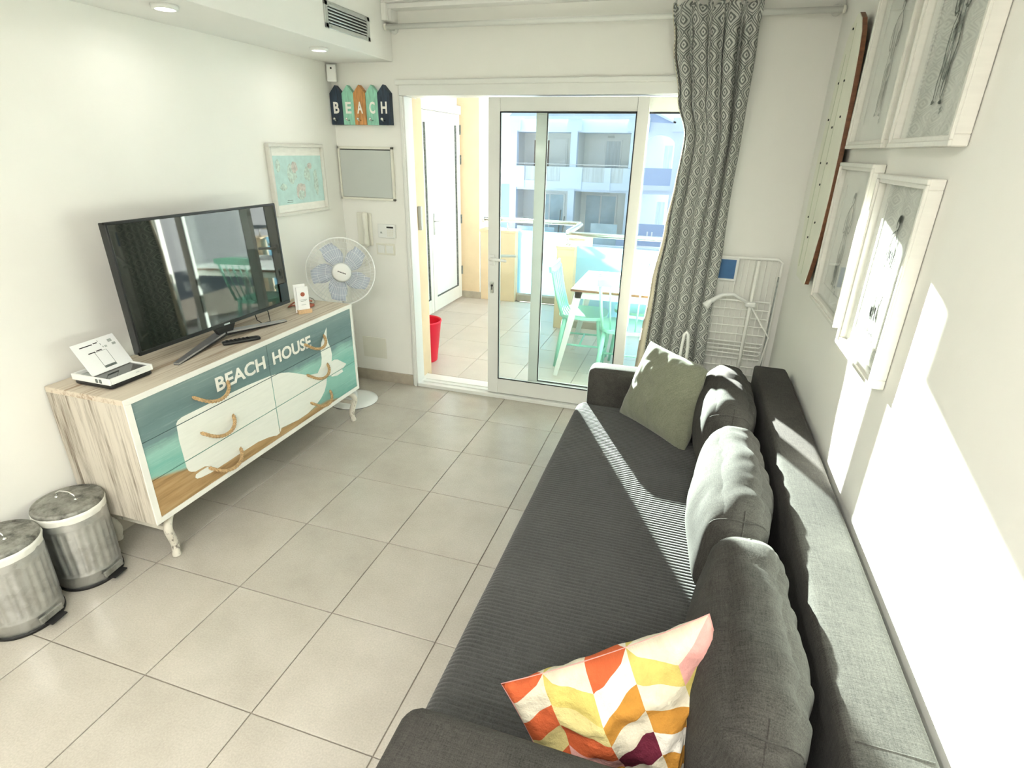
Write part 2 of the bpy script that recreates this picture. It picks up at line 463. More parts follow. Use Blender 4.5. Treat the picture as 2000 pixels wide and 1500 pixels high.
def thing(name, label, cat, loc=(0, 0, 0), rotz=0.0, group=None, kind=None):
    o = bpy.data.objects.new(name, None)
    o.empty_display_size = 0.05
    COL.objects.link(o)
    o.location = loc
    o.rotation_euler = (0, 0, rotz)
    MW[o.name] = Matrix.Translation(loc) @ Matrix.Rotation(rotz, 4, 'Z')
    return tag(o, label, cat, group, kind)

def obj(name, bm, m, parent=None, local=False, smooth=False, label=None, loc=None, normals=True):
    """bm in world coordinates unless local; becomes one mesh object"""
    if isinstance(bm, bpy.types.Mesh):
        me = bm
    else:
        if normals:
            bmesh.ops.recalc_face_normals(bm, faces=bm.faces)
        me = bpy.data.meshes.new(name)
        bm.to_mesh(me)
        bm.free()
    o = bpy.data.objects.new(name, me)
    COL.objects.link(o)
    if parent is not None:
        if not local:
            me.transform(MW[parent.name].inverted())
        o.parent = parent
        MW[o.name] = MW[parent.name]
    else:
        # origin at the bottom centre
        if loc is None and not local and len(me.vertices):
            xs = [v.co.x for v in me.vertices]; ys = [v.co.y for v in me.vertices]; zs = [v.co.z for v in me.vertices]
            loc = ((min(xs) + max(xs)) / 2, (min(ys) + max(ys)) / 2, min(zs))
        if loc is not None:
            if not local:
                me.transform(Matrix.Translation(loc).inverted())
            o.location = loc
            MW[o.name] = Matrix.Translation(loc)
        else:
            MW[o.name] = Matrix.Identity(4)
    if not me.materials:
        for mm in (m if isinstance(m, (list, tuple)) else [m]):
            me.materials.append(M[mm] if isinstance(mm, str) else mm)
    if smooth:
        for f in me.polygons:
            f.use_smooth = True
    if label:
        o['label'] = label
    return o

def struct(name, bm, m, smooth=False, label=None):
    o = obj(name, bm, m, smooth=smooth, loc=(0, 0, 0))
    o['kind'] = 'structure'
    if label: o['label'] = label
    return o

def dup(root, loc, rotz, label=None, group=None):
    r = root.copy(); COL.objects.link(r); r.location = loc; r.rotation_euler = (0, 0, rotz)
    if label: r['label'] = label
    if group: r['group'] = group
    for ch in list(root.children):
        c = ch.copy(); COL.objects.link(c); c.parent = r
        for g in list(ch.children):
            d = g.copy(); COL.objects.link(d); d.parent = c
    return r

def BM():
    return bmesh.new()

def quad(bm, pts):
    return bm.faces.new([bm.verts.new(p) for p in pts])

def box(bm, x0, x1, y0, y1, z0, z1, bev=0.0, seg=2):
    r = bmesh.ops.create_cube(bm, size=1.0)
    vs_ = r['verts']
    for v in vs_:
        v.co = Vector(((x0 + x1) / 2 + v.co.x * (x1 - x0), (y0 + y1) / 2 + v.co.y * (y1 - y0), (z0 + z1) / 2 + v.co.z * (z1 - z0)))
    if bev > 0:
        es = set()
        for v in vs_:
            es.update(v.link_edges)
        bmesh.ops.bevel(bm, geom=list(es), offset=bev, segments=seg, affect='EDGES', profile=0.5)
    return bm

def obox(bm, c, h, rot, bev=0.0):
    """oriented box: centre, half sizes, 3x3/4x4 rotation"""
    n0 = len(bm.verts)
    bm.verts.ensure_lookup_table()
    old = set(bm.verts)
    box(bm, -h[0], h[0], -h[1], h[1], -h[2], h[2], bev)
    R = rot.to_3x3()
    for v in bm.verts:
        if v not in old:
            v.co = Vector(c) + R @ v.co
    return bm

def tube(bm, pts, r, n=8, closed=False, caps=True):
    pts = [Vector(p) for p in pts]
    k = len(pts)
    rad = r if isinstance(r, (list, tuple)) else [r] * k
    rings = []
    up = None
    for i, p in enumerate(pts):
        if closed:
            t = pts[(i + 1) % k] - pts[i - 1]
        else:
            t = pts[min(i + 1, k - 1)] - pts[max(i - 1, 0)]
        t.normalize()
        if up is None:
            up = Vector((0, 0, 1)) if abs(t.z) < 0.9 else Vector((1, 0, 0))
        a = up - t * up.dot(t)
        if a.length < 1e-5:
            a = t.orthogonal()
        a.normalize()
        up = a
        b = t.cross(a)
        rings.append([bm.verts.new(p + (a * math.cos(2 * PI * j / n) + b * math.sin(2 * PI * j / n)) * rad[i]) for j in range(n)])
    for i in range(k if closed else k - 1):
        A, B = rings[i], rings[(i + 1) % k]
        for j in range(n):
            bm.faces.new((A[j], A[(j + 1) % n], B[(j + 1) % n], B[j]))
    if not closed and caps:
        bm.faces.new(rings[0]); bm.faces.new(rings[-1])
    return bm

def lathe(bm, prof, c=(0, 0, 0), n=32, axis=None, caps=True, wob=None):
    """prof: list of (r, z). axis: 3x3 matrix turning z"""
    R = axis.to_3x3() if axis is not None else Matrix.Identity(3)
    c = Vector(c)
    rings = []
    for (r, z) in prof:
        ring = []
        for j in range(n):
            a = 2 * PI * j / n
            rr = r + (wob(a, z) if wob else 0)
            ring.append(bm.verts.new(c + R @ Vector((rr * math.cos(a), rr * math.sin(a), z))))
        rings.append(ring)
    for i in range(len(rings) - 1):
        for j in range(n):
            bm.faces.new((rings[i][j], rings[i][(j + 1) % n], rings[i + 1][(j + 1) % n], rings[i + 1][j]))
    if caps:
        if prof[0][0] > 1e-6: bm.faces.new(rings[0])
        if prof[-1][0] > 1e-6: bm.faces.new(rings[-1])
    return bm

def prism(bm, pts2, o, ex, ey, ez, depth):
    """2d polygon extruded: world point = o + ex*u + ey*v, thickness along ez"""
    o, ex, ey, ez = Vector(o), Vector(ex), Vector(ey), Vector(ez)
    A = [bm.verts.new(o + ex * u + ey * v) for u, v in pts2]
    B = [bm.verts.new(o + ex * u + ey * v + ez * depth) for u, v in pts2]
    n = len(A)
    if n > 4:
        for tri in tessellate_polygon([[Vector((u, v, 0)) for u, v in pts2]]):
            bm.faces.new([A[q] for q in tri]); bm.faces.new([B[q] for q in tri])
    else:
        bm.faces.new(A); bm.faces.new(B)
    for i in range(n):
        bm.faces.new((A[i], A[(i + 1) % n], B[(i + 1) % n], B[i]))
    return bm

def rbox(bm, c, h, r, n=10, bulge=(0, 0, 0), rot=None, nz=0.0, nsc=5.0, seed=0.0):
    """rounded, optionally puffed box"""
    c = Vector(c)
    R = rot.to_3x3() if rot is not None else Matrix.Identity(3)
    t = BM()
    bmesh.ops.create_cube(t, size=2.0)
    bmesh.ops.subdivide_edges(t, edges=t.edges[:], cuts=n, use_grid_fill=True)
    H = Vector(h)
    inner = Vector([max(H[i] - r, 1e-4) for i in range(3)])
    for v in t.verts:
        q = v.co.copy()
        # denser near the edges
        q = Vector([math.copysign(1 - (1 - abs(q[i])) ** 1.35, q[i]) for i in range(3)])
        p = Vector([q[i] * H[i] for i in range(3)])
        cl = Vector([max(-inner[i], min(inner[i], p[i])) for i in range(3)])
        d = p - cl
        if d.length > 1e-7:
            p = cl + d.normalized() * r
        for i in range(3):
            j, k = (i + 1) % 3, (i + 2) % 3
            f = (1 - q[j] ** 2) * (1 - q[k] ** 2)
            p[i] += bulge[i] * f * q[i]
        if nz:
            p += Vector(noise.noise_vector(p * nsc + Vector((seed, seed * 2.3, seed * .7)))) * nz
        v.co = c + R @ p
    off = [bm.verts.new(v.co) for v in t.verts]
    t.verts.index_update()
    for f in t.faces:
        bm.faces.new([off[v.index] for v in f.verts])
    t.free()
    return bm

def pillow(o, e1, e2, w, hgt, T, k=0.07, n=28, wr=0.006, seed=0.0, ribs=0):
    """square scatter pillow centred at o; e1 along its width, e2 up; UV 0..1"""
    e1 = Vector(e1).normalized(); e2 = Vector(e2); e2 = (e2 - e1 * e2.dot(e1)).normalized(); e3 = e1.cross(e2)
    bm = BM()
    uvl = bm.loops.layers.uv.new('UVMap')
    o = Vector(o)
    sides = []
    uvd = {}
    for s in (1, -1):
        g = []
        for j in range(n + 1):
            row = []
            for i in range(n + 1):
                u = -1 + 2 * i / n; v = -1 + 2 * j / n
                edge = (i in (0, n)) or (j in (0, n))
                if s == -1 and edge:
                    row.append(sides[0][j][i]); continue
                x = u * w / 2 * (1 - k * (1 - v * v))
                y = v * hgt / 2 * (1 - k * (1 - u * u))
                f = max(0, (1 - u * u)) ** 0.45 * max(0, (1 - v * v)) ** 0.45
                z = s * T / 2 * f
                p = o + e1 * x + e2 * y
                nn = noise.noise(Vector((u * 2.2 + seed, v * 2.2, s * 3.1))) * wr * 2 + noise.noise(Vector((u * 6 + seed, v * 6, s))) * wr
                p = p + e3 * (z + nn * (f + 0.15) * s)
                if ribs:
                    p += e3 * s * 0.0018 * math.sin(u * ribs * PI) * f
                vv = bm.verts.new(p)
                uvd[vv] = ((u + 1) / 2, (v + 1) / 2)
                row.append(vv)
            g.append(row)
        sides.append(g)
        for j in range(n):
            for i in range(n):
                q = (g[j][i], g[j][i + 1], g[j + 1][i + 1], g[j + 1][i])
                f_ = bm.faces.new(q if s == 1 else q[::-1])
                for lp in f_.loops:
                    lp[uvl].uv = uvd[lp.vert]
    return bm

def text_mesh(body, size, origin, ex, ey, depth=0.001, offset=0.0, shear=0.0, sx=1.0):
    cu = bpy.data.curves.new('text', 'FONT')
    cu.body = body; cu.size = 1.0; cu.offset = offset; cu.shear = shear
    cu.extrude = 0.5; cu.resolution_u = 3
    t = bpy.data.objects.new('text', cu)
    COL.objects.link(t)
    bpy.context.view_layer.update()
    me = bpy.data.meshes.new_from_object(t.evaluated_get(bpy.context.evaluated_depsgraph_get()))
    bpy.data.objects.remove(t); bpy.data.curves.remove(cu)
    ex, ey = Vector(ex), Vector(ey); ez = ex.cross(ey)
    for v in me.vertices:
        c = v.co
        v.co = Vector(origin) + ex * c.x * size * sx + ey * c.y * size + ez * (c.z + 0.5) * depth
    return me

# ================================================================ THE ROOM
XL, XR, YB, YN, ZC = -0.345, 2.635, 2.65, -3.4, 2.56
TS = 0.45
OX0, OX1, OZ1 = 0.165, 2.14, 2.075          # door opening in the far wall

b = BM(); box(b, XL - .15, XR + .15, YN - .15, YB + .22, -0.12, -0.006)
floor = struct('floor', b, 'grout', label='beige square porcelain tiles with dark grout lines')
# tiles
def tile_mesh(name, sx, sy, m):
    bm = BM()
    box(bm, 0, sx, 0, sy, -0.006, 0.0)
    top = [e for e in bm.edges if all(v.co.z > -0.001 for v in e.verts)]
    bmesh.ops.bevel(bm, geom=top, offset=0.0012, segments=1, affect='EDGES')
    me = bpy.data.meshes.new(name)
    bm.to_mesh(me); bm.free()
    me.materials.append(M[m])
    return me
G = 0.004
meshes = {}
def lay(x0, x1, y0, y1, parent, m, gx, gy):
    i0, i1 = math.floor((x0 - gx) / TS), math.ceil((x1 - gx) / TS)
    j0, j1 = math.floor((y0 - gy) / TS), math.ceil((y1 - gy) / TS)
    for i in range(i0, i1):
        for j in range(j0, j1):
            a = max(x0, gx + i * TS + G / 2); c = min(x1, gx + (i + 1) * TS - G / 2)
            d = max(y0, gy + j * TS + G / 2); e = min(y1, gy + (j + 1) * TS - G / 2)
            if c - a < 0.015 or e - d < 0.015:
                continue
            key = (round(c - a, 4), round(e - d, 4), m)
            if key not in meshes:
                meshes[key] = tile_mesh('tile', key[0], key[1], m)
            t = bpy.data.objects.new('tile', meshes[key])
            COL.objects.link(t)
            t.location = (a, d, 0); t.parent = parent
lay(XL, XR, YN, YB, floor, 'tile', 0.0, 0.0)

b = BM(); box(b, XL - .15, XL, YN, YB, 0, ZC + .02); struct('wall_left', b, 'wall')
b = BM(); box(b, XR, XR + .15, YN, YB + .22, 0, ZC + .02); struct('wall_right', b, 'wall')
b = BM(); box(b, XL - .15, XR + .15, YN - .15, YN, 0, ZC + .02); struct('wall_near', b, 'wall')
b = BM()
box(b, XL - .15, OX0, YB, YB + .22, 0, ZC + .02)
box(b, OX1, XR, YB, YB + .22, 0, ZC + .02)
box(b, OX0, OX1, YB, YB + .22, OZ1, ZC + .02)
wall_back = struct('wall_back', b, 'wall')
b = BM(); box(b, XL - .15, XR + .15, YN - .15, YB + .22, ZC + .02, ZC + .18); struct('ceiling', b, 'ceiling')
b = BM(); box(b, XL, 0.12, YN, YB, 2.212, ZC + .02, 0.003, 1); struct('ceiling_soffit', b, 'ceiling', label='boxed white soffit running along the left wall')
# stepped moulding under the ceiling over the door
b = BM()
box(b, 0.12, XR, YB - 0.115, YB, 2.505, ZC + .02, 0.004)
box(b, 0.12, XR, YB - 0.085, YB, 2.478, 2.505, 0.004)
box(b, 0.12, 0.150, YB - 0.115, YB, 2.415, 2.505, 0.004)
box(b, 0.150, 0.172, YB - 0.085, YB, 2.415, 2.478, 0.004)
struct('trim_1', b, 'ceiling', label='white stepped cornice above the curtain rod')
b = BM(); box(b, XL, OX0 - .02, YB - 0.012, YB, 0.0, 0.085, 0.002); struct('baseboard_back', b, 'baseboard')
b = BM(); box(b, XL, XL + 0.012, YN, YB - .012, 0.0, 0.085, 0.002); struct('baseboard_left', b, 'baseboard')
b = BM(); box(b, XR - 0.012, XR, YN, YB, 0.0, 0.085, 0.002); struct('baseboard_right', b, 'baseboard')
b = BM(); box(b, OX1, XR - .012, YB - 0.012, YB, 0.0, 0.085, 0.002); struct('baseboard_far_right', b, 'baseboard')

# ---------------------------------------------------------------- sliding door
door = thing('door_1', 'white sliding glass door standing open to the balcony', None, ((OX0 + OX1) / 2, YB + .1, 0), kind='structure')
b = BM()
box(b, OX0 - .012, OX0 + .026, YB - 0.012, YB + .10, 0, OZ1 - .056, 0.004)
box(b, OX0 - .004, OX0 + .016, YB - 0.020, YB - .0125, 0, OZ1 - .056, 0.003)
obj('jamb', b, 'pvc', door)
b = BM(); box(b, OX1 - .05, OX1 + .012, YB - 0.012, YB + .16, 0, OZ1 - .056, 0.004); obj('jamb', b, 'pvc', door)
b = BM()
box(b, OX0 - .012, OX1 + .012, YB - 0.012, YB + .16, OZ1 - .055, OZ1 + .03, 0.004)
box(b, OX0 - .03, OX1 + .03, YB - 0.028, YB - .0, OZ1 + .005, OZ1 + .035, 0.006)
obj('head', b, 'pvc', door)
b = BM()
box(b, OX0, OX1, YB - 0.012, YB + .20, 0.0, 0.028, 0.003)
box(b, OX0 + .05, OX1 - .05, YB + 0.03, YB + .036, 0.028, 0.036)
box(b, OX0 + .05, OX1 - .05, YB + 0.085, YB + .091, 0.028, 0.036)
obj('sill', b, 'pvc', door)
def leaf(x0, x1, y0, y1, sl_, sr, z0, z1, tr, br, m):
    lf = BM()
    box(lf, x0, x0 + sl_, y0, y1, z0, z1, 0.003)
    box(lf, x1 - sr, x1, y0, y1, z0, z1, 0.003)
    box(lf, x0 + sl_, x1 - sr, y0 + .002, y1 - .002, z1 - tr, z1, 0.003)
    box(lf, x0 + sl_, x1 - sr, y0 + .002, y1 - .002, z0, z0 + br, 0.003)
    o = obj('leaf', lf, m, door)
    ym = (y0 + y1) / 2
    g = BM(); box(g, x0 + sl_ - .01, x1 - sr + .01, ym - .004, ym + .004, z0 + br - .01, z1 - tr + .01)
    obj('pane', g, 'glass', o)
    g = BM()
    for (a, c, d, e) in ((x0 + sl_, x0 + sl_ + .006, z0 + br, z1 - tr), (x1 - sr - .006, x1 - sr, z0 + br, z1 - tr),
                         (x0 + sl_, x1 - sr, z1 - tr - .008, z1 - tr), (x0 + sl_, x1 - sr, z0 + br, z0 + br + .006)):
        box(g, a, c, y0 - .001, y0 + .006, d, e)
    obj('gasket', g, 'rubber', o)
    return o
lfA = leaf(0.757, 1.736, YB + 0.010, YB + 0.052, 0.078, 0.066, 0.034, 2.010, 0.078, 0.115, 'pvc')
lfB = leaf(1.052, OX1 - .05, YB + 0.066, YB + 0.108, 0.070, 0.066, 0.034, 2.010, 0.078, 0.115, 'pvc')
b = BM()
box(b, 0.772, 0.806, YB - 0.002, YB + .010, 0.985, 1.055, 0.003)
tube(b, [(0.789, YB + .008, 1.03), (0.789, YB - .040, 1.03)], 0.010, 10)
tube(b, [(0.789, YB - .040, 1.03), (0.83, YB - .044, 1.032), (0.905, YB - .044, 1.028)], [0.011, 0.0105, 0.009], 10)
obj('handle', b, 'plastic', lfA, smooth=True, label='white lever handle')
b = BM()
tube(b, [(0.789, YB + .05, 1.03), (0.789, YB + .095, 1.03)], 0.010, 10)
tube(b, [(0.789, YB + .095, 1.03), (0.84, YB + .099, 1.035), (0.93, YB + .099, 1.04)], [0.011, 0.010, 0.009], 10)
obj('handle', b, 'plastic', lfA, smooth=True, label='white outer lever handle')
b = BM(); box(b, 0.778, 0.802, YB - .001, YB + .010, 0.79, 0.87, 0.004); obj('lock_plate', b, 'steel', lfA)
b = BM(); tube(b, [(0.79, YB + .002, 0.845), (0.79, YB - .004, 0.845)], 0.008, 10); box(b, 0.787, 0.793, YB - .004, YB + .002, 0.815, 0.842); obj('keyhole', b, 'dark', lfA)
b = BM(); box(b, OX0 + .0045, OX0 + .032, YB + .15, YB + .175, 1.165, 1.33, 0.003); obj('strike_box', b, 'grille_alu', door)

# ---------------------------------------------------------------- recessed lights and vent in the soffit
def recessed(x, y, z, label, watt=SOFFIT_W):
    t = thing('recessed_light', label, 'light', (x, y, z - .012), group='recessed ceiling spotlights')
    b = BM(); lathe(b, [(0.034, 0.004), (0.036, -0.004), (0.047, -0.004), (0.050, 0.012), (0.034, 0.012)], n=24, caps=False); obj('ring', b, 'plastic', t, local=True, smooth=True)
    b = BM(); lathe(b, [(0.0001, 0.006), (0.034, 0.006), (0.034, 0.011), (0.0001, 0.011)], n=20); obj('bulb', b, 'bulb', t, local=True)
    ld = bpy.data.lights.new('spot_glow', 'AREA'); ld.shape = 'DISK'; ld.size = 0.066; ld.energy = watt; ld.color = (1.0, 0.97, 0.92)
    lo = bpy.data.objects.new('spot_glow', ld); COL.objects.link(lo); lo.location = (x, y, z - .018)
    return t
recessed(-0.03, 2.095, 2.212, 'small round lit spotlight in the soffit near the far corner')
recessed(-0.03, 1.10, 2.212, 'round lit spotlight in the soffit at the top edge of the photo')
for k, (x, y) in enumerate(((2.2, -1.5), (2.2, -2.2), (2.2, -2.9), (1.2, -1.5), (1.2, -2.2), (1.2, -2.9))):  # extra lamps added out of view to brighten the room
    recessed(x, y, ZC + .02, 'added fill spotlight behind the viewpoint, %s from the door in the %s row' % (('first', 'second', 'third')[k % 3], ('right', 'left')[k // 3]), FILL_LAMP_W)

t = thing('air_vent', 'grey metal air vent grille on the soffit face', 'vent', (0.12, 2.165, 2.275))
b = BM()
y0, y1, z0, z1 = 1.948, 2.384, 2.279, 2.400
for (a, c, d, e) in ((y0, y1, z0, z0 + .022), (y0, y1, z1 - .022, z1), (y0, y0 + .028, z0, z1), (y1 - .028, y1, z0, z1)):
    box(b, 0.120, 0.128, a, c, d, e, 0.002, 1)
obj('frame', b, 'grille_alu', t)
b = BM(); box(b, 0.1195, 0.121, y0 + .02, y1 - .02, z0 + .02, z1 - .02); obj('backing', b, 'dark', t)
for i in range(5):
    zz = z0 + .031 + i * .0148
    b = BM(); obox(b, (0.125, (y0 + y1) / 2, zz), (0.0055, (y1 - y0) / 2 - .027, 0.0026), Matrix.Rotation(0.6, 4, 'Y')); obj('slat', b, 'grille_alu', t)
for (a, d) in ((y0 + .05, z1 - .011), (y1 - .05, z1 - .011), (y0 + .05, z0 + .011), (y1 - .05, z0 + .011)):
    b = BM(); tube(b, [(0.127, a, d), (0.130, a, d)], 0.004, 8); obj('screw', b, 'steel', t)

# ---------------------------------------------------------------- things on the far wall
t = thing('motion_sensor', 'small white alarm sensor in the upper corner above the coat hooks', 'sensor', (-0.305, 2.62, 2.10))
b = BM(); obox(b, (-0.305, 2.606, 2.150), (0.030, 0.018, 0.050), Matrix.Rotation(0.45, 4, 'Z'), 0.006); obj('case', b, 'plastic', t)
b = BM(); d_ = Vector((math.sin(.45), -math.cos(.45), 0)); c_ = Vector((-0.305, 2.606, 2.178)) + d_ * 0.0175
tube(b, [c_, c_ + d_ * 0.003], 0.006, 10); obj('lens', b, 'rubber', t)

sign = thing('coat_hook_board', 'row of five painted fence-shaped boards spelling BEACH with hooks', 'sign', (-0.12, 2.64, 1.845))
bx0, bw = -0.338, 0.0885
bcols = ['navy', 'mint_board', 'wood_board', 'mint_board', 'navy']
for i, (ch, mm) in enumerate(zip('BEACH', bcols)):
    x0 = bx0 + i * bw; x1 = x0 + bw - .0015; xm = (x0 + x1) / 2
    yf = 2.612 - (0.004 if i % 2 == 0 else 0)
    b = BM(); prism(b, [(x0, 1.848), (x1, 1.848), (x1, 2.035), (xm, 2.083), (x0, 2.035)], (0, yf, 0), (1, 0, 0), (0, 0, 1), (0, 1, 0), 2.648 - yf)
    bd = obj('board', b, mm, sign, label='%s board' % {'navy': 'navy', 'mint_board': 'mint green', 'wood_board': 'bare wood'}[mm])
    me = text_mesh(ch, 0.092, (0, 0, 0), (1, 0, 0), (0, 0, 1), -0.003, 0.028)
    xs = [v.co.x for v in me.vertices]; w = max(xs) - min(xs); s = 0.042 / w
    for v in me.vertices:
        v.co = Vector(((v.co.x - min(xs)) * s + xm - .021, yf - .0015 + v.co.y * 1.0, 1.918 + v.co.z * 1.02))
    obj('letter', me, 'letter', bd)
    b = BM()
    tube(b, [(xm, yf, 1.875), (xm, yf - .022, 1.872), (xm, yf - .032, 1.878)], [0.004, 0.004, 0.004], 8)
    lathe(b, [(0.0001, -.009), (0.007, -.006), (0.009, 0), (0.007, .006), (0.0001, .009)], (xm, yf - .034, 1.882), 12)
    obj('hook', b, 'steel', bd, smooth=True)

t = thing('electrical_panel', 'white wall box with a grey door between coat hooks and intercom', 'panel', (-0.12, 2.645, 1.38))
b = BM()
for (a, c, d, e) in ((-0.335, 0.088, 1.372, 1.388), (-0.335, 0.088, 1.700, 1.716), (-0.335, -0.322, 1.372, 1.716), (0.072, 0.088, 1.372, 1.716)):
    box(b, a, c, 2.630, 2.650, d, e, 0.002, 1)
obj('frame', b, 'plastic_cream', t)
b = BM(); box(b, -0.325, 0.075, 2.646, 2.6495, 1.385, 1.705); obj('recess', b, 'dark', t)
b = BM(); box(b, -0.320, 0.069, 2.634, 2.640, 1.390, 1.694, 0.002, 1); obj('door', b, 'grey_panel', t)

t = thing('intercom_handset', 'cream intercom phone hanging on the wall above the fan', 'intercom', (-0.165, 2.64, 1.04))
b = BM(); box(b, -0.232, -0.115, 2.632, 2.650, 1.055, 1.285, 0.008); obj('base', b, 'plastic_cream', t)
b = BM(); tube(b, [(-0.146, 2.61, 1.290), (-0.146, 2.604, 1.265), (-0.146, 2.610, 1.17), (-0.146, 2.604, 1.085), (-0.146, 2.61, 1.06)], [0.018, 0.022, 0.015, 0.022, 0.018], 10); obj('receiver', b, 'plastic_cream', t, smooth=True)
b = BM()
pts = [(-0.150 + 0.006 * math.cos(k * 1.4) - .01 * math.sin(k / 44 * PI), 2.615 + 0.006 * math.sin(k * 1.4), 1.055 - .14 * math.sin(k / 44 * PI)) for k in range(45)]
pts = [(p[0] + (k / 44) * .02 - .02, p[1], p[2]) for k, p in enumerate(pts)]
tube(b, pts, 0.0022, 6); obj('cord', b, 'plastic_cream', t, smooth=True)

t = thing('alarm_keypad', 'white alarm keypad with a small dark display', 'keypad', (0.0, 2.645, 1.12))
b = BM(); box(b, -0.062, 0.072, 2.625, 2.650, 1.120, 1.215, 0.005); obj('case', b, 'plastic', t)
b = BM(); box(b, 0.010, 0.062, 2.6235, 2.6255, 1.190, 1.201); obj('display', b, 'ink_black', t)
for r in range(4):
    for c in range(4):
        b = BM(); box(b, 0.014 + c * .0125, 0.022 + c * .0125, 2.623, 2.6255, 1.172 - r * .0125, 1.180 - r * .0125); obj('button', b, 'plastic_cream', t)
b = BM(); prism(b, [(-0.045, 1.152), (-0.025, 1.152), (-0.035, 1.168)], (0, 2.6255, 0), (1, 0, 0), (0, 0, 1), (0, -1, 0), .0015); obj('arrow_mark', b, 'ink_soft', t)

t = thing('light_switch', 'white double light switch under the alarm keypad', 'switch', (-0.02, 2.645, 1.0))
b = BM(); box(b, -0.092, 0.056, 2.641, 2.650, 0.998, 1.080, 0.003); obj('plate', b, 'plastic_cream', t)
for a in (-0.080, -0.012):
    b = BM(); obox(b, (a + .028, 2.640, 1.039), (0.027, 0.004, 0.027), Matrix.Rotation(0.08, 4, 'X'), 0.002); obj('rocker', b, 'plastic', t)
t = thing('access_cover', 'flush white access cover low on the far wall beside the fan', 'cover', (-0.175, 2.648, 0.19))
b = BM(); box(b, -0.278, -0.074, 2.6465, 2.650, 0.190, 0.355, 0.001, 1); obj('cover', b, 'plastic_cream', t)

# ---------------------------------------------------------------- curtain rod and curtain
t = thing('curtain_rod', 'white curtain rod across the top of the far wall', 'rod', (1.35, 2.57, 2.372))
b = BM(); tube(b, [(0.135, 2.565, 2.385), (2.615, 2.565, 2.372)], 0.0145, 12); obj('rod', b, 'pvc', t, smooth=True)
for x in (0.145, 2.60):
    b = BM(); tube(b, [(x, 2.565, 2.385), (x, 2.648, 2.385)], 0.010, 8); lathe(b, [(0.026, 0), (0.026, 0.006), (0.012, 0.012)], (x, 2.649, 2.385), 16, Matrix.Rotation(PI / 2, 4, 'X')); obj('bracket', b, 'pvc', t, smooth=True)
for x, s in ((0.135, -1), (2.615, 1)):
    b = BM(); tube(b, [(x, 2.565, 2.385 if s < 0 else 2.372), (x + s * .012, 2.565, 2.385 if s < 0 else 2.372)], 0.018, 12); obj('end_cap', b, 'plastic_cream', t, smooth=True)

def curtain():
    bm = BM()
    uvl = bm.loops.layers.uv.new('UVMap')
    NU, NV = 150, 90
    zt, zb = 2.425, 0.02
    ks = [(2.425, 1.805, 2.245), (2.25, 1.835, 2.245), (2.0, 1.885, 2.245), (1.80, 1.945, 2.245), (1.55, 1.935, 2.242), (1.30, 1.912, 2.24), (0.95, 1.882, 2.238), (0.5, 1.865, 2.235), (0.02, 1.85, 2.235)]
    def lr(z):
        for a, c in zip(ks, ks[1:]):
            if z >= c[0]:
                f = (a[0] - z) / (a[0] - c[0])
                f = f * f * (3 - 2 * f)
                return a[1] + (c[1] - a[1]) * f, a[2] + (c[2] - a[2]) * f
        return ks[-1][1:]
    cloth_w = 0.56
    g = []
    for j in range(NV + 1):
        z = zt + (zb - zt) * (j / NV)
        l, r = lr(z)
        row = []
        top = max(0, (z - 1.5) / 0.9)
        for i in range(NU + 1):
            s = i / NU
            ph = s * 2 * PI * 5.2
            drift = 0.5 * math.sin((2.4 - z) * 1.5 + s * 3)
            amp = (0.032 + 0.012 * math.sin(s * 9 + 1)) * (0.75 + .25 * math.sin(z * 2 + s * 4))
            y = 2.562 + amp * math.sin(ph + drift) + 0.012 * top * math.sin(ph * 2.6 + z * 5) + 0.008 * noise.noise(Vector((s * 9, z * 2.5, 1)))
            x = l + (r - l) * (s + 0.020 * math.sin(ph * 1.0 + 1.2 + drift)) + 0.006 * noise.noise(Vector((s * 7, z * 3, 5)))
            # pocket gathered over the rod
            if z > 2.33:
                k = (z - 2.33) / 0.095
                k = min(1, k * 2.5)
                y = y * (1 - k) + (2.536 + .010 * math.sin(ph * 2.2)) * k
                x += 0.006 * math.sin(s * 70) * k
            zz = z + (0.014 * math.sin(s * 2 * PI * 7.5) + .008 * math.sin(s * 71)) * max(0, (z - 2.36) / .065) + (0.030 * (s - .5) if z > 2.3 else 0) * 0
            vv = bm.verts.new((x, min(y - .03 * max(0, s - .8) / .2 * (1 if z < 1.2 else 0), 2.632), zz))
            row.append((vv, (s * cloth_w, z)))
        g.append(row)
    for j in range(NV):
        for i in range(NU):
            q = [g[j][i], g[j][i + 1], g[j + 1][i + 1], g[j + 1][i]]
            f = bm.faces.new([p[0] for p in q])
            for lp, p in zip(f.loops, q):
                lp[uvl].uv = p[1]
    edge = [g[j][0][0].co.copy() for j in range(NV + 1)]
    return bm, edge
ct = thing('curtain', 'grey diamond-patterned curtain bunched at the right of the sliding door', 'curtain', (2.05, 2.56, 0.02))
b, edge = curtain()
cl = obj('cloth', b, 'curtain', ct, smooth=True, normals=False)
md = cl.modifiers.new('thickness', 'SOLIDIFY'); md.thickness = 0.002
# cream lining folding out along the free edge
b = BM()
prev = None
for k, p in enumerate(edge):
    z = p.z
    w = 0.004 + max(0, (1.65 - z)) * 0.050
    a = b.verts.new((p.x + .004, p.y + .004, p.z)); c = b.verts.new((p.x - w * .75, p.y + .010, p.z)); d = b.verts.new((p.x + .02, p.y + .030, p.z))
    if prev:
        b.faces.new((prev[0], prev[1], c, a)); b.faces.new((prev[1], prev[2], d, c))
    prev = (a, c, d)
ln = obj('lining', b, 'lining', ct, smooth=True)
md = ln.modifiers.new('thickness', 'SOLIDIFY'); md.thickness = 0.002

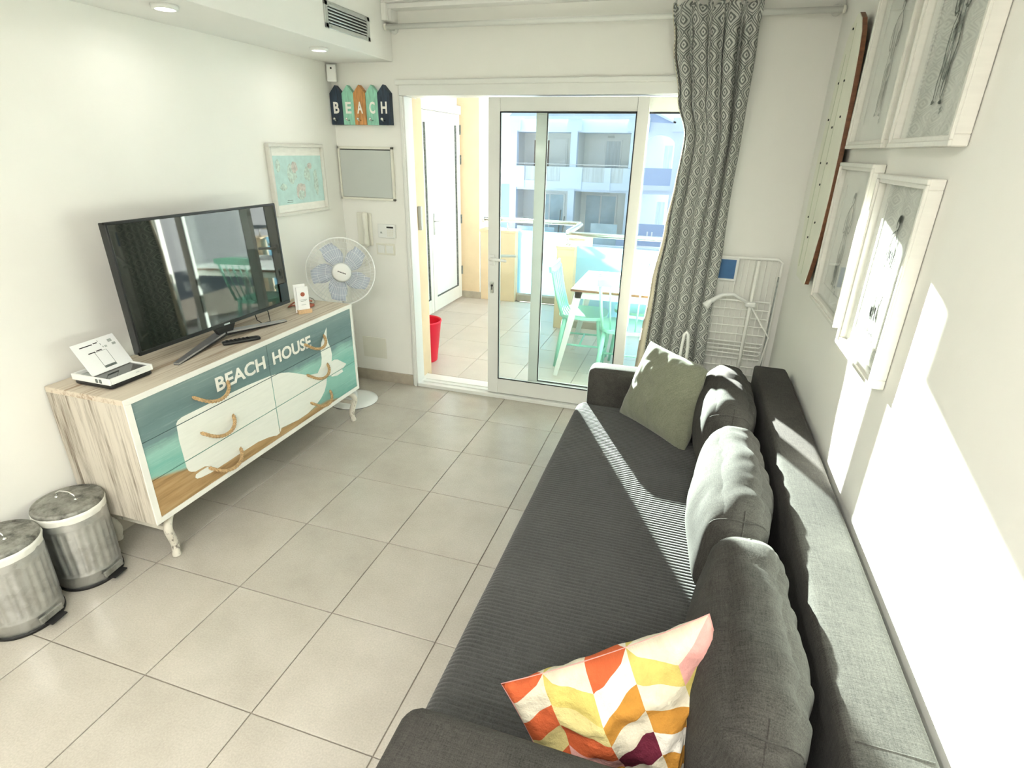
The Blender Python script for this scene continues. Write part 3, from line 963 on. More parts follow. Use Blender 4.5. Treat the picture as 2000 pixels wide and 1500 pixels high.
# ================================================================ TV CABINET
CX0, CX1, CY0, CY1, CZ0, CZ1 = -0.335, 0.080, 0.442, 2.003, 0.224, 0.802
cab = thing('tv_cabinet', 'whitewashed wooden chest with a BEACH HOUSE whale mural on six drawers', 'cabinet', (-0.13, 1.222, 0.0))
TH = 0.024
b = BM(); box(b, CX0, CX1 - .004, CY0, CY1, CZ1 - TH, CZ1, 0.0015, 1); obj('top', b, 'wood_top', cab)
b = BM(); box(b, CX0, CX1 - .004, CY0, CY0 + TH, CZ0, CZ1 - TH, 0.0015, 1); obj('side_panel', b, 'wood_side', cab)
b = BM(); box(b, CX0, CX1 - .004, CY1 - TH, CY1, CZ0, CZ1 - TH, 0.0015, 1); obj('side_panel', b, 'wood_side', cab)
b = BM(); box(b, CX0, CX1 - .004, CY0 + TH, CY1 - TH, CZ0, CZ0 + TH); obj('bottom_panel', b, 'wood_side', cab)
b = BM(); box(b, CX0, CX0 + .01, CY0 + TH, CY1 - TH, CZ0 + TH, CZ1 - TH); obj('back_panel', b, 'wood_side', cab)
b = BM()
for (a, c, d, e) in ((CY0, CY1, CZ1 - TH, CZ1), (CY0, CY1, CZ0, CZ0 + TH), (CY0, CY0 + TH + .004, CZ0 + TH, CZ1 - TH), (CY1 - TH + .004, CY1, CZ0 + TH, CZ1 - TH)):
    box(b, CX1 - .004, CX1 + .002, a, c, d, e, 0.001, 1)
obj('front_rim', b, 'rim', cab)
b = BM(); box(b, CX1 - .06, CX1 - .05, CY0 + TH, CY1 - TH, CZ0 + TH, CZ1 - TH); obj('inner_partition', b, 'dark', cab)

def clip(poly, a, c, d, e):
    def cut(P, inside, inter):
        out = []
        for i in range(len(P)):
            p, q = P[i - 1], P[i]
            if inside(q):
                if not inside(p): out.append(inter(p, q))
                out.append(q)
            elif inside(p):
                out.append(inter(p, q))
        return out
    def ix(v): return lambda p, q: (v, p[1] + (q[1] - p[1]) * (v - p[0]) / (q[0] - p[0]))
    def iz(v): return lambda p, q: (p[0] + (q[0] - p[0]) * (v - p[1]) / (q[1] - p[1]), v)
    for ins, it in ((lambda p: p[0] >= a, ix(a)), (lambda p: p[0] <= c, ix(c)), (lambda p: p[1] >= d, iz(d)), (lambda p: p[1] <= e, iz(e))):
        if not poly: break
        poly = cut(poly, ins, it)
    return poly
WHALE = [[(0.638, 0.611), (0.633, 0.533), (0.635, 0.473), (0.637, 0.398), (0.643, 0.376), (0.654, 0.364), (0.676, 0.353), (0.728, 0.350), (0.742, 0.342), (0.790, 0.318), (0.839, 0.302), (0.95, 0.304), (1.065, 0.303),
          (1.144, 0.290), (1.200, 0.272), (1.228, 0.275), (1.242, 0.297), (1.385, 0.280), (1.470, 0.282), (1.542, 0.297), (1.600, 0.319), (1.642, 0.350), (1.668, 0.388), (1.680, 0.429),
          (1.620, 0.480), (1.560, 0.492), (1.511, 0.505), (1.460, 0.530), (1.409, 0.556), (1.360, 0.578), (1.311, 0.594), (1.265, 0.604), (1.215, 0.611), (1.059, 0.622), (0.916, 0.626), (0.705, 0.628), (0.672, 0.628), (0.648, 0.622)],
         # lower jaw
         [(0.760, 0.332), (0.738, 0.341), (0.700, 0.342), (0.674, 0.339), (0.667, 0.327), (0.675, 0.316), (0.696, 0.309), (0.753, 0.302), (0.845, 0.303)],
         # tail stem and upper fluke
         [(1.600, 0.486), (1.680, 0.429), (1.720, 0.440), (1.742, 0.470), (1.742, 0.511), (1.753, 0.545), (1.748, 0.590), (1.730, 0.630), (1.722, 0.670), (1.730, 0.727), (1.698, 0.693), (1.665, 0.652), (1.650, 0.612), (1.652, 0.560), (1.640, 0.520)],
         # right fluke
         [(1.700, 0.432), (1.730, 0.412), (1.780, 0.400), (1.847, 0.402), (1.838, 0.420), (1.889, 0.440), (1.845, 0.470), (1.804, 0.499), (1.770, 0.510), (1.735, 0.508)]]
HANDLES = {(0, 2): (0.746, 0.948, 0.689), (0, 1): (0.747, 0.942, 0.513), (0, 0): (0.749, 0.948, 0.329), (1, 2): (1.517, 1.697, 0.688), (1, 1): (1.505, 1.701, 0.507), (1, 0): (1.505, 1.696, 0.332)}
dy0, dy1, dz0, dz1 = CY0 + TH + .004, CY1 - TH + .004, CZ0 + TH, CZ1 - TH
ym = (dy0 + dy1) / 2
XF = CX1 - .001
for ci in range(2):
    for ri in range(3):
        a = (dy0, ym)[ci] + .0016; c = (ym, dy1)[ci] - .0016
        hh = (dz1 - dz0) / 3
        d = dz0 + ri * hh + .0014; e = dz0 + (ri + 1) * hh - .0014
        b = BM(); box(b, CX1 - .022, XF, a, c, d, e, 0.0005, 1)
        dr = obj('drawer', b, 'mural', cab, label='drawer front with part of the painted whale mural')
        for wi, W_ in enumerate(WHALE):
            b = BM()
            xo = XF + .0004 + .0003 * wi
            vv = [b.verts.new((xo, u, v)) for u, v in W_]
            for tri in tessellate_polygon([[Vector((u, v, 0)) for u, v in W_]]):
                b.faces.new([vv[q] for q in tri])
            for co, no in (((0, a + .0006, 0), (0, -1, 0)), ((0, c - .0006, 0), (0, 1, 0)), ((0, 0, d + .0006), (0, 0, -1)), ((0, 0, e - .0006), (0, 0, 1))):
                bmesh.ops.bisect_plane(b, geom=b.verts[:] + b.edges[:] + b.faces[:], plane_co=co, plane_no=no, clear_outer=True)
            if len(b.faces):
                obj('whale_paint', b, 'whale', dr, label='white painted whale silhouette')
            else:
                b.free()
        if ri == 2:
            word, ya, yb_, za = (('BEACH', 0.876, 1.200, 0.660), ('HOUSE', 1.256, 1.572, 0.657))[ci]
            me = text_mesh(word, 0.09, (0, 0, 0), (0, 1, 0), (0, 0, 1), 0.0006, 0.030)
            ys = [v.co.y for v in me.vertices]; zs = [v.co.z for v in me.vertices]
            sy_, sz_ = (yb_ - ya) / (max(ys) - min(ys)), 0.070 / (max(zs) - min(zs))
            y_0, z_0 = min(ys), min(zs)
            for v in me.vertices:
                v.co = Vector((XF + .0018 + v.co.x, ya + (v.co.y - y_0) * sy_, za + (v.co.z - z_0) * sz_))
            obj('lettering', me, 'letter', dr, label='white painted word %s' % word)
        h0, h1, hz = HANDLES[(ci, ri)]
        b = BM()
        P = []
        for k in range(25):
            s = k / 24
            yy = h0 + (h1 - h0) * s
            sag = math.sin(PI * s)
            P.append(Vector((XF - .004 + 0.050 * sag ** .8, yy - 0.012 * math.sin(2 * PI * s), hz - 0.045 * sag ** 1.2)))
        for st in range(3):
            Q = []
            for k in range(73):
                s = k / 72 * 24
                i = min(int(s), 23); f = s - i
                p = P[i] * (1 - f) + P[i + 1] * f
                tng = (P[i + 1] - P[i]).normalized()
                u = tng.orthogonal().normalized(); w_ = tng.cross(u)
                ph = k / 72 * 2 * PI * 6 + st * 2 * PI / 3
                u = Vector((0, 0, 1)).cross(tng).normalized(); w_ = tng.cross(u)
                Q.append(p + (u * math.cos(ph) + w_ * math.sin(ph)) * 0.0046)
            tube(b, Q, 0.0043, 6)
        obj('rope_handle', b, 'rope', dr, smooth=True, label='jute rope handle')

def cab_leg(x, y, sx, sy):
    b = BM()
    P = [(x - sx * .060, y + sy * .105, CZ0 - .008), (x - sx * .030, y + sy * .055, CZ0 - .012), (x + sx * .000, y + sy * .004, CZ0 - .030), (x + sx * .012, y - sy * .018, CZ0 - .066), (x + sx * .004, y - sy * .006, .110), (x - sx * .005, y + sy * .008, .060), (x - sx * .002, y + sy * .003, .022), (x, y, .0)]
    # smooth the curve
    Q = []
    for k in range(len(P) - 1):
        p0 = Vector(P[max(k - 1, 0)]); p1 = Vector(P[k]); p2 = Vector(P[k + 1]); p3 = Vector(P[min(k + 2, len(P) - 1)])
        for s in (0, .33, .66):
            Q.append(0.5 * ((2 * p1) + (-p0 + p2) * s + (2 * p0 - 5 * p1 + 4 * p2 - p3) * s * s + (-p0 + 3 * p1 - 3 * p2 + p3) * s ** 3))
    Q.append(Vector(P[-1]))
    n = len(Q)
    rad = [0.0125 + 0.006 * math.sin(PI * i / n) + (0.004 if i > n - 4 else 0) for i in range(n)]
    tube(b, Q, rad, 10)
    return b
for (x, y, sx, sy) in ((0.046, 0.517, 1, 1), (0.046, 1.955, 1, -1), (-0.30, 0.517, -1, 1), (-0.30, 1.955, -1, -1)):
    obj('leg', cab_leg(x, y, sx, sy), 'leg_iron', cab, smooth=True)
for y in (0.522, 1.950):
    b = BM(); box(b, -0.30, 0.046, y - .008, y + .008, .128, .152, 0.002, 1); obj('stretcher', b, 'leg_iron', cab)

# ---------------------------------------------------------------- television
tv = thing('television', 'large black flat television standing on the chest of drawers', 'television', (-0.095, 1.173, CZ1))
TX, TY0, TY1, TZ0, TZ1 = -0.095, 0.688, 1.658, 0.878, 1.425
def tilt(bm, deg=1.5):
    R = Matrix.Translation((TX, 0, TZ0)) @ Matrix.Rotation(math.radians(-deg), 4, 'Y') @ Matrix.Translation((-TX, 0, -TZ0))
    bmesh.ops.transform(bm, matrix=R, verts=bm.verts)
    return bm
b = BM(); box(b, TX - .034, TX - .004, TY0 + .002, TY1 - .002, TZ0 + .002, TZ1 - .002, 0.004); box(b, TX - .062, TX - .03, TY0 + .12, TY1 - .12, TZ0 + .03, TZ1 - .2, 0.012); obj('housing', tilt(b), 'black', tv)
b = BM()
for (a, c, d, e) in ((TY0, TY1, TZ0, TZ0 + .018), (TY0, TY1, TZ1 - .012, TZ1), (TY0, TY0 + .012, TZ0, TZ1), (TY1 - .012, TY1, TZ0, TZ1)):
    box(b, TX - .010, TX + .004, a, c, d, e, 0.002, 1)
obj('bezel', tilt(b), 'black', tv)
b = BM(); box(b, TX - .004, TX + .001, TY0 + .010, TY1 - .010, TZ0 + .016, TZ1 - .010); obj('screen', tilt(b), 'screen', tv)
b = BM(); box(b, TX + .0035, TX + .0055, 1.155, 1.192, TZ0 + .004, TZ0 + .011); obj('badge', tilt(b), 'silver', tv)
b = BM()
prism(b, [(1.10, TZ0 + .01), (1.25, TZ0 + .01), (1.21, .822), (1.14, .822)], (TX - .03, 0, 0), (0, 1, 0), (0, 0, 1), (1, 0, 0), .02)
obj('neck', b, 'black', tv)
for s in (-1, 1):
    b = BM()
    root = Vector((TX - .035, 1.173 + s * .012, .835)); tip = Vector((-0.045, 1.173 + s * .367, .8035))
    d_ = (tip - root); n_ = Vector((d_.y, -d_.x, 0)).normalized()
    w0, w1 = .026, .012
    A = [root + n_ * w0 + Vector((0, 0, .006)), root - n_ * w0 + Vector((0, 0, .006)), tip - n_ * w1 + Vector((0, 0, .009)), tip + n_ * w1 + Vector((0, 0, .009))]
    B_ = [p + Vector((0, 0, -.008)) for p in A]
    va = [b.verts.new(p) for p in A]; vb = [b.verts.new(p) for p in B_]
    b.faces.new(va); b.faces.new(vb)
    for i in range(4): b.faces.new((va[i], va[(i + 1) % 4], vb[(i + 1) % 4], vb[i]))
    obj('foot', b, 'silver', tv, label='silver blade-shaped foot')
    b = BM()
    va = [b.verts.new(p + Vector((0, 0, -.0085)) ) for p in A]; vb = [b.verts.new(Vector((p.x, p.y, max(p.z - .020, CZ1)))) for p in A]
    b.faces.new(va); b.faces.new(vb)
    for i in range(4): b.faces.new((va[i], va[(i + 1) % 4], vb[(i + 1) % 4], vb[i]))
    obj('foot_pad', b, 'rubber', tv)
b = BM(); tube(b, [(TX - .05, 1.42, .90), (TX - .045, 1.43, .83), (TX - .03, 1.45, .807), (TX - .02, 1.50, .806), (TX - .05, 1.53, .84), (TX - .06, 1.53, .90)], 0.0025, 6); obj('cable', b, 'rubber', tv, smooth=True)
b = BM(); box(b, TX + .006, TX + .008, 1.585, 1.643, TZ0 + .022, TZ0 + .118); obj('sticker', tilt(b), 'black', tv)

# ---------------------------------------------------------------- small things on the chest
rc = thing('remote_control', 'slim black remote control lying in front of the television', 'remote', (-0.008, 1.162, CZ1), math.radians(57))
b = BM(); rbox(b, (0, 0, .010), (0.088, 0.019, 0.009), 0.007, 6); obj('body', b, 'black', rc, local=True, smooth=True)
for i in range(6):
    for j in range(3):
        b = BM(); box(b, -0.070 + i * .019, -0.060 + i * .019, -0.012 + j * .009, -0.006 + j * .009, .0188, .0205); obj('button', b, 'rubber', rc, local=True)

bx = thing('set_top_box', 'white and black square tray box at the near end of the chest', 'box', (-0.145, 0.595, CZ1))
b = BM(); rbox(b, (0, 0, .0125), (0.098, 0.094, 0.0115), 0.010, 8); obj('base', b, 'black', bx, local=True, smooth=True)
b = BM()
for (a, c, d, e) in ((-.102, .102, -.098, -.088), (-.102, .102, .088, .098), (-.102, -.092, -.088, .088), (.092, .102, -.088, .088)):
    box(b, a, c, d, e, .022, .048, 0.003, 2)
obj('rim', b, 'plastic', bx, local=True)
b = BM(); box(b, -.093, .093, -.089, .089, .022, .034); obj('tray', b, 'ink_soft', bx, local=True)
b = BM(); box(b, -.02, .093, -.089, .089, .034, .042); obj('dark_lid', b, 'screen', bx, local=True)
for i in range(2):
    b = BM(); box(b, .030 + i * .020, .042 + i * .020, -.0995, -.0975, .028, .044); obj('port', b, 'ink', bx, local=True)
b = BM(); box(b, .1015, .103, .02, .034, .036, .039); obj('mark', b, 'silver', bx, local=True)

cd = thing('printed_card', 'white printed instruction card propped in the tray box', 'card', (-0.152, 0.603, .838))
def card_plane(p0, ex, ey, w, h, name, parent, m, th=.0008, u0=0, v0=0, lift=0):
    b = BM(); n_ = Vector(ex).cross(Vector(ey))
    prism(b, [(u0, v0), (u0 + w, v0), (u0 + w, v0 + h), (u0, v0 + h)], Vector(p0) + n_ * lift, ex, ey, n_, th)
    return obj(name, b, m, parent)
p0 = Vector((-0.142, 0.507, 0.846)); ex = Vector((-0.012, 0.190, 0.0)).normalized(); ey = Vector((-0.075, 0.0, 0.120)); ey = (ey - ex * ey.dot(ex)).normalized()
sheet = card_plane(p0, ex, ey, .190, .140, 'sheet', cd, 'card')
def ink(u, v, w, h, m='ink'):
    card_plane(p0, ex, ey, w, h, 'print', sheet, m, .0003, u, v, .0009)
for (u, v, w, h) in ((.028, .118, .055, .004), (.088, .120, .018, .004), (.045, .086, .030, .004), (.080, .088, .026, .004)):
    ink(u, v, w, h, 'ink_black')
for (u, v, w, h) in ((.110, .124, .003, .006), (.113, .108, .003, .008), (.117, .096, .003, .006), (.150, .110, .018, .012), (.160, .094, .016, .010), (.125, .094, .010, .008)):
    ink(u, v, w, h, 'ink_soft')
ink(.072, .014, .050, .010, 'ink')
for (u, v, w, h) in ((.070, .014, .0015, .072), (.122, .014, .0015, .072), (.070, .085, .0535, .0012)):
    ink(u, v, w, h, 'ink')

ch = thing('card_holder', 'small wooden block holding an upright white leaflet with an orange emblem', 'card holder', (-0.085, 1.738, CZ1))
R_ = Matrix.Rotation(math.radians(-32), 4, 'Z')
b = BM(); obox(b, (-.055, 1.725, CZ1 + .011), (0.016, 0.040, 0.011), R_, .001); obj('block', b, 'oak', ch)
for k, (off, h) in enumerate(((0.0, .150), (-0.010, .165))):
    b = BM(); obox(b, Vector((-.055, 1.725, CZ1 + .006 + h / 2)) + R_.to_3x3() @ Vector((off, off * 1.2, 0)), (0.0012, 0.034, h / 2), R_); lf_ = obj('leaflet', b, 'card', ch)
    if k == 0:
        b = BM(); c_ = Vector((-.055, 1.725, CZ1 + .112)) + R_.to_3x3() @ Vector((.0012, 0, 0))
        tube(b, [c_, c_ + R_.to_3x3() @ Vector((.0006, 0, 0))], .013, 14); obj('emblem', b, 'terracotta', lf_, label='round orange emblem')
        for zz, ww in ((.080, .022), (.072, .016), (.050, .014)):
            b = BM(); c_ = Vector((-.055, 1.725, CZ1 + zz)) + R_.to_3x3() @ Vector((.0016, 0, 0)); obox(b, c_, (.0004, ww, .0012), R_); obj('print', b, 'ink_soft', lf_)

kb = thing('bracelet_bundle', 'tangle of coral leather strap and grey twine beside the leaflet', 'trinket', (-0.135, 1.84, CZ1))
random.seed(3)
for k in range(5):
    b = BM()
    a0 = random.random() * 6; cx, cy = -.150 + random.uniform(-.03, .03), 1.845 + random.uniform(-.03, .03); rr = random.uniform(.030, .050)
    tube(b, [(cx + rr * math.cos(t_ / 14 * 2 * PI), cy + rr * 1.2 * math.sin(t_ / 14 * 2 * PI), CZ1 + .010 + k * .006 + .010 * math.sin(t_ / 14 * 2 * PI * 2 + a0)) for t_ in range(14)], .0045 if k < 3 else .003, 6, closed=True)
    obj('strap' if k < 3 else 'twine', b, 'terracotta' if k < 3 else 'twine', kb, smooth=True)
b = BM(); rbox(b, (-.125, 1.83, CZ1 + .012), (.036, .045, .011), .010, 6, nz=.004, nsc=40); obj('pouch', b, 'terracotta', kb, smooth=True)

# ---------------------------------------------------------------- framed map on the left wall
fm = thing('framed_map', 'white framed pale blue island map on the left wall by the corner', 'picture', (XL + .01, 2.18, 1.31))
MY0, MY1, MZ0, MZ1 = 1.925, 2.445, 1.315, 1.722
b = BM()
for (a, c, d, e) in ((MY0, MY1, MZ0, MZ0 + .018), (MY0, MY1, MZ1 - .018, MZ1), (MY0, MY0 + .018, MZ0 + .018, MZ1 - .018), (MY1 - .018, MY1, MZ0 + .018, MZ1 - .018)):
    box(b, XL + .001, XL + .032, a, c, d, e, 0.002, 1)
obj('frame', b, 'frame_white', fm)
b = BM(); box(b, XL + .002, XL + .012, MY0 + .016, MY1 - .016, MZ0 + .016, MZ1 - .016); obj('mount', b, 'white_paint', fm)
b = BM(); box(b, XL + .012, XL + .0135, MY0 + .020, MY1 - .020, MZ0 + .062, MZ1 - .066); mp_ = obj('sea_print', b, 'map_sea', fm)
random.seed(11)
for ki, (cy, cz, rx, rz, mm) in enumerate(((2.12, 1.555, .040, .060, 'map_land'), (2.15, 1.590, .028, .034, 'map_pink'), (2.27, 1.55, .032, .045, 'map_land'), (2.19, 1.450, .045, .050, 'map_pink'), (2.19, 1.425, .030, .030, 'map_land'), (2.35, 1.50, .022, .075, 'map_land'), (2.00, 1.60, .018, .035, 'map_land'), (2.03, 1.48, .030, .020, 'map_land'), (2.30, 1.595, .022, .018, 'map_pink'))):
    pts = []
    for k in range(18):
        a = 2 * PI * k / 18; q = 1 + .35 * noise.noise(Vector((math.cos(a) * 2 + cy * 9, math.sin(a) * 2, cz * 5)))
        pts.append((cy + rx * q * math.cos(a), cz + rz * q * math.sin(a)))
    b = BM(); prism(b, pts, (XL + .0132, 0, 0), (0, 1, 0), (0, 0, 1), (1, 0, 0), .0008 + ki * .0003); obj('island', b, mm, mp_)
b = BM(); box(b, XL + .0135, XL + .0142, 2.05, 2.10, 1.398, 1.401); box(b, XL + .0135, XL + .0142, 2.045, 2.10, 1.388, 1.391); obj('scale_bar', b, 'ink', mp_)

# ---------------------------------------------------------------- pedestal fan
fan = thing('pedestal_fan', 'white pedestal fan with translucent blue blades in the far corner', 'fan', (-0.135, 2.245, 0))
FC = Vector((-0.135, 2.245, 0))
b = BM(); lathe(b, [(0.0001, .026), (.03, .030), (.12, .022), (.168, .010), (.172, .003)], FC, 40, caps=False); obj('base', b, 'plastic', fan, smooth=True)
b = BM(); lathe(b, [(.160, 0.0), (.170, 0.0), (.172, .004), (.160, .004)], FC, 40, caps=False); obj('base_ring', b, 'rubber', fan, smooth=True)
b = BM(); lathe(b, [(.032, .02), (.026, .06), (.018, .08), (.018, .5), (.022, .51), (.022, .55), (.013, .56), (.013, .84)], FC, 20); obj('pole', b, 'plastic', fan, smooth=True)
ax = Vector((0.60, -0.77, 0.10)).normalized()
Rf = ax.to_track_quat('Z', 'Y').to_matrix()
HC = Vector((-0.095, 2.185, 0.957))
b = BM(); lathe(b, [(0.0001, -.17), (.035, -.165), (.052, -.13), (.056, -.07), (.045, -.045), (.0001, -.045)], HC, 24, Rf); obj('motor', b, 'plastic', fan, smooth=True)
b = BM(); obox(b, (FC.x, FC.y, .86), (.03, .02, .035), Matrix.Rotation(.7, 4, 'Z'), .006); obj('neck_box', b, 'plastic', fan)
for front in (True, False):
    b = BM()
    s = 1 if front else -1
    def gp(r, a):
        dz = s * (.055 * (1 - (r / .215) ** 3))
        return HC + Rf @ Vector((r * math.cos(a), r * math.sin(a), dz))
    for k in range(60):
        a = 2 * PI * k / 60
        tube(b, [gp(r, a + (.10 * (r - .05) / .16 if front else 0)) for r in (.052, .09, .13, .17, .20, .214)], .0009, 4, caps=False)
    for r in (.10, .15, .19):
        tube(b, [gp(r, 2 * PI * k / 40) for k in range(40)], .0010, 4, closed=True)
    obj('front_grille' if front else 'rear_grille', b, 'plastic', fan, smooth=True)
b = BM(); tube(b, [HC + Rf @ Vector((.216 * math.cos(2 * PI * k / 64), .216 * math.sin(2 * PI * k / 64), 0)) for k in range(64)], .005, 8, closed=True); obj('grille_ring', b, 'plastic', fan, smooth=True)
b = BM(); lathe(b, [(.058, .050), (.058, .060), (.050, .066), (.030, .069), (.0001, .070)], HC, 32, Rf, caps=False); cap_ = obj('hub_cap', b, 'plastic', fan, smooth=True)
b = BM(); lathe(b, [(.058, .046), (.063, .050), (.063, .056), (.058, .060)], HC, 32, Rf, caps=False); obj('hub_ring', b, 'grille_alu', fan, smooth=True)
for k, w in enumerate((.004, .003, .004, .003, .004, .003, .004)):
    b = BM(); box(b, -.026 + k * .0078, -.026 + k * .0078 + w + .002, -.0035, .0035, .0685, .0705)
    rr = Rf.to_4x4(); bmesh.ops.transform(b, matrix=Matrix.Translation(HC) @ rr @ Matrix.Rotation(-0.40, 4, 'Z'), verts=b.verts); obj('hub_mark', b, 'ink_black', cap_)
for k in range(5):
    b = BM()
    rows = []
    for i in range(9):
        r = .030 + .160 * i / 8
        a0 = 2 * PI * k / 5 + .5 + .25 * (r / .18)
        wd = .30 + .32 * math.sin(PI * min(1, (i + 1.2) / 8.4))
        row = []
        for j in range(7):
            f = j / 6 - .5
            a = a0 + f * wd * (1 - .25 * i / 8) * 2.1
            row.append(b.verts.new(HC + Rf @ Vector((r * math.cos(a), r * math.sin(a), f * .034 + .004 * math.cos(f * PI)))))
        rows.append(row)
    for i in range(8):
        for j in range(6):
            b.faces.new((rows[i][j], rows[i][j + 1], rows[i + 1][j + 1], rows[i + 1][j]))
    bl = obj('blade', b, 'fan_blade', fan, smooth=True, label='translucent pale blue blade')
    md = bl.modifiers.new('thickness', 'SOLIDIFY'); md.thickness = .002
b = BM(); lathe(b, [(.0001, .022), (.030, .020), (.036, -.02), (.0001, -.024)], HC, 20, Rf); obj('hub', b, 'fan_blade', fan, smooth=True)

# ---------------------------------------------------------------- galvanised pedal bins
def bin_(x, y, r, h, rz, label):
    t = thing('pedal_bin', label, 'bin', (x, y, 0), rz, group='galvanised pedal bins')
    def flute(a, z):
        return .0022 * math.cos(a * 26) if .08 < z < h - .075 else 0
    b = BM()
    lathe(b, [(r * .93, .010), (r * .955, .014), (r * .955, .060), (r * .975, .064), (r * .965, .069), (r * .955, .080), (r * .957, .085), (r * .985, h - .08), (r * .985, h - .074), (r * 1.002, h - .064), (r * 1.006, h - .060), (r * .998, h - .055), (r, h - .02)], n=104, wob=flute, caps=False)
    obj('body', b, 'galv', t, local=True, smooth=True)
    b = BM(); lathe(b, [(r * .90, .0), (r * .975, .0), (r * .98, .012), (r * .93, .014)], n=48, caps=False); obj('base_ring', b, 'rubber', t, local=True, smooth=True)
    b = BM(); lathe(b, [(r * 1.01, h - .020 - .012), (r * 1.035, h - .012), (r * 1.03, h + .0), (r * .99, h + .002)], n=96, wob=lambda a, z: .0035 * noise.noise(Vector((math.cos(a) * 5 + x * 9, math.sin(a) * 5, z * 60))) , caps=False)
    obj('bag_rim', b, 'liner', t, local=True, smooth=True, label='white liner folded over the rim')
    b = BM(); lathe(b, [(r * 1.015, h - .002), (r * 1.025, h + .006), (r * 1.0, h + .014), (r * .93, h + .017), (r * .90, h + .014), (r * .80, h + .018), (r * .45, h + .026), (r * .42, h + .024), (.0001, h + .029)], n=56, caps=False)
    obj('lid', b, 'lid', t, local=True, smooth=True)
    b = BM(); tube(b, [(-.045, 0, h + .026), (-.040, 0, h + .045), (-.02, 0, h + .056), (.02, 0, h + .056), (.040, 0, h + .045), (.045, 0, h + .026)], .0032, 8)
    for s in (-1, 1): lathe(b, [(.008, 0), (.008, .003), (.004, .006)], (s * .045, 0, h + .024), 10)
    obj('lid_handle', b, 'steel', t, local=True, smooth=True)
    b = BM(); box(b, r * .90, r + .030, -.032, .032, .018, .024, .002); obj('pedal', b, 'rubber', t, local=True)
    b = BM(); box(b, r * .935, r + .004, -.045, .045, .028, .054, .003); obj('pedal_guard', b, 'lid', t, local=True)
    b = BM(); box(b, -r - .006, -r * .96, -.018, .018, h - .05, h + .008, .002); obj('hinge', b, 'galv', t, local=True)
    return t
bin_(-0.205, 0.055, 0.124, 0.355, math.radians(8), 'nearer galvanised pedal bin cut off by the left photo edge')
bin_(-0.208, 0.316, 0.120, 0.355, math.radians(8), 'galvanised pedal bin next to the end of the chest')

# ================================================================ SOFA
sofa = thing('sofa', 'charcoal sofa with a ribbed corduroy seat along the right wall', 'sofa', (2.1, 0.83, 0))
SY0, SY1 = -0.440, 1.985
AI0, AI1 = -0.205, 1.842        # inner faces of the arms
b = BM(); box(b, 1.66, 2.60, SY0 + .02, SY1 - .02, 0.06, 0.30, 0.01); obj('base', b, 'linen', sofa)
def seat():
    bm = BM()
    prof = []
    xf, zt, r = 1.575, 0.425, 0.055
    prof.append((xf + .012, 0.300)); prof.append((xf + .003, 0.330))
    for k in range(9):
        a = PI - (PI / 2) * k / 8
        prof.append((xf + r + r * math.cos(a), zt - r + r * math.sin(a)))
    for k in range(1, 19):
        s = k / 18
        prof.append((xf + r + (2.44 - xf - r) * s, zt + 0.006 * math.sin(PI * s)))
    n = len(prof)
    nor = []
    for i in range(n):
        a = prof[max(i - 1, 0)]; c = prof[min(i + 1, n - 1)]
        d = Vector((c[0] - a[0], c[1] - a[1])).normalized()
        nor.append((-d.y, d.x))
    pitch = 0.0150
    y0, y1 = AI0 - .02, AI1 + .02
    nr = int((y1 - y0) / pitch)
    per = 6
    prev = None
    for k in range(nr * per + 1):
        y = y0 + (y1 - y0) * k / (nr * per)
        f = abs(math.sin(PI * k / per)) ** 0.6
        row = []
        for i, (x, z) in enumerate(prof):
            wob = 0.004 * noise.noise(Vector((x * 3, y * 3, 2)))
            o_ = 0.0026 * f
            row.append(bm.verts.new((x + nor[i][0] * o_, y + .003 * noise.noise(Vector((x * 4, y * 2, 7))), z + nor[i][1] * o_ + wob)))
        if prev:
            for i in range(n - 1):
                bm.faces.new((prev[i], prev[i + 1], row[i + 1], row[i]))
        prev = row
    return bm
obj('seat', seat(), 'cord', sofa, smooth=True, label='grey ribbed corduroy seat cover')
# arms
b = BM(); rbox(b, (2.052, (AI1 + SY1) / 2, 0.345), (0.424, (SY1 - AI1) / 2, 0.290), 0.035, 12, (0, .006, .004)); obj('arm', b, 'linen', sofa, smooth=True)
b = BM(); rbox(b, (2.045, (AI0 + SY0 - .01) / 2, 0.350), (0.430, (AI0 - SY0 + .01) / 2, 0.288), 0.050, 12, (0, .006, .004)); obj('arm', b, 'linen', sofa, smooth=True)
# backrest
b = BM(); rbox(b, (2.535, 0.775, 0.395), (0.080, 1.200, 0.330), 0.020, 16, (.004, 0, .006), nz=.002, nsc=4); obj('backrest', b, 'linen', sofa, smooth=True)
b = BM()
tube(b, [(2.462, -.10, .45), (2.460, -.10, .70), (2.475, -.10, .727), (2.60, -.10, .727)], .0022, 6)
obj('seam', b, 'linen', sofa, smooth=True)
for x in (1.70, 2.54):
    for y in (SY0 + .08, SY1 - .08):
        b = BM(); lathe(b, [(.018, 0), (.026, .062)], (x, y, 0), 16); obj('leg', b, 'rubber', sofa, smooth=True)

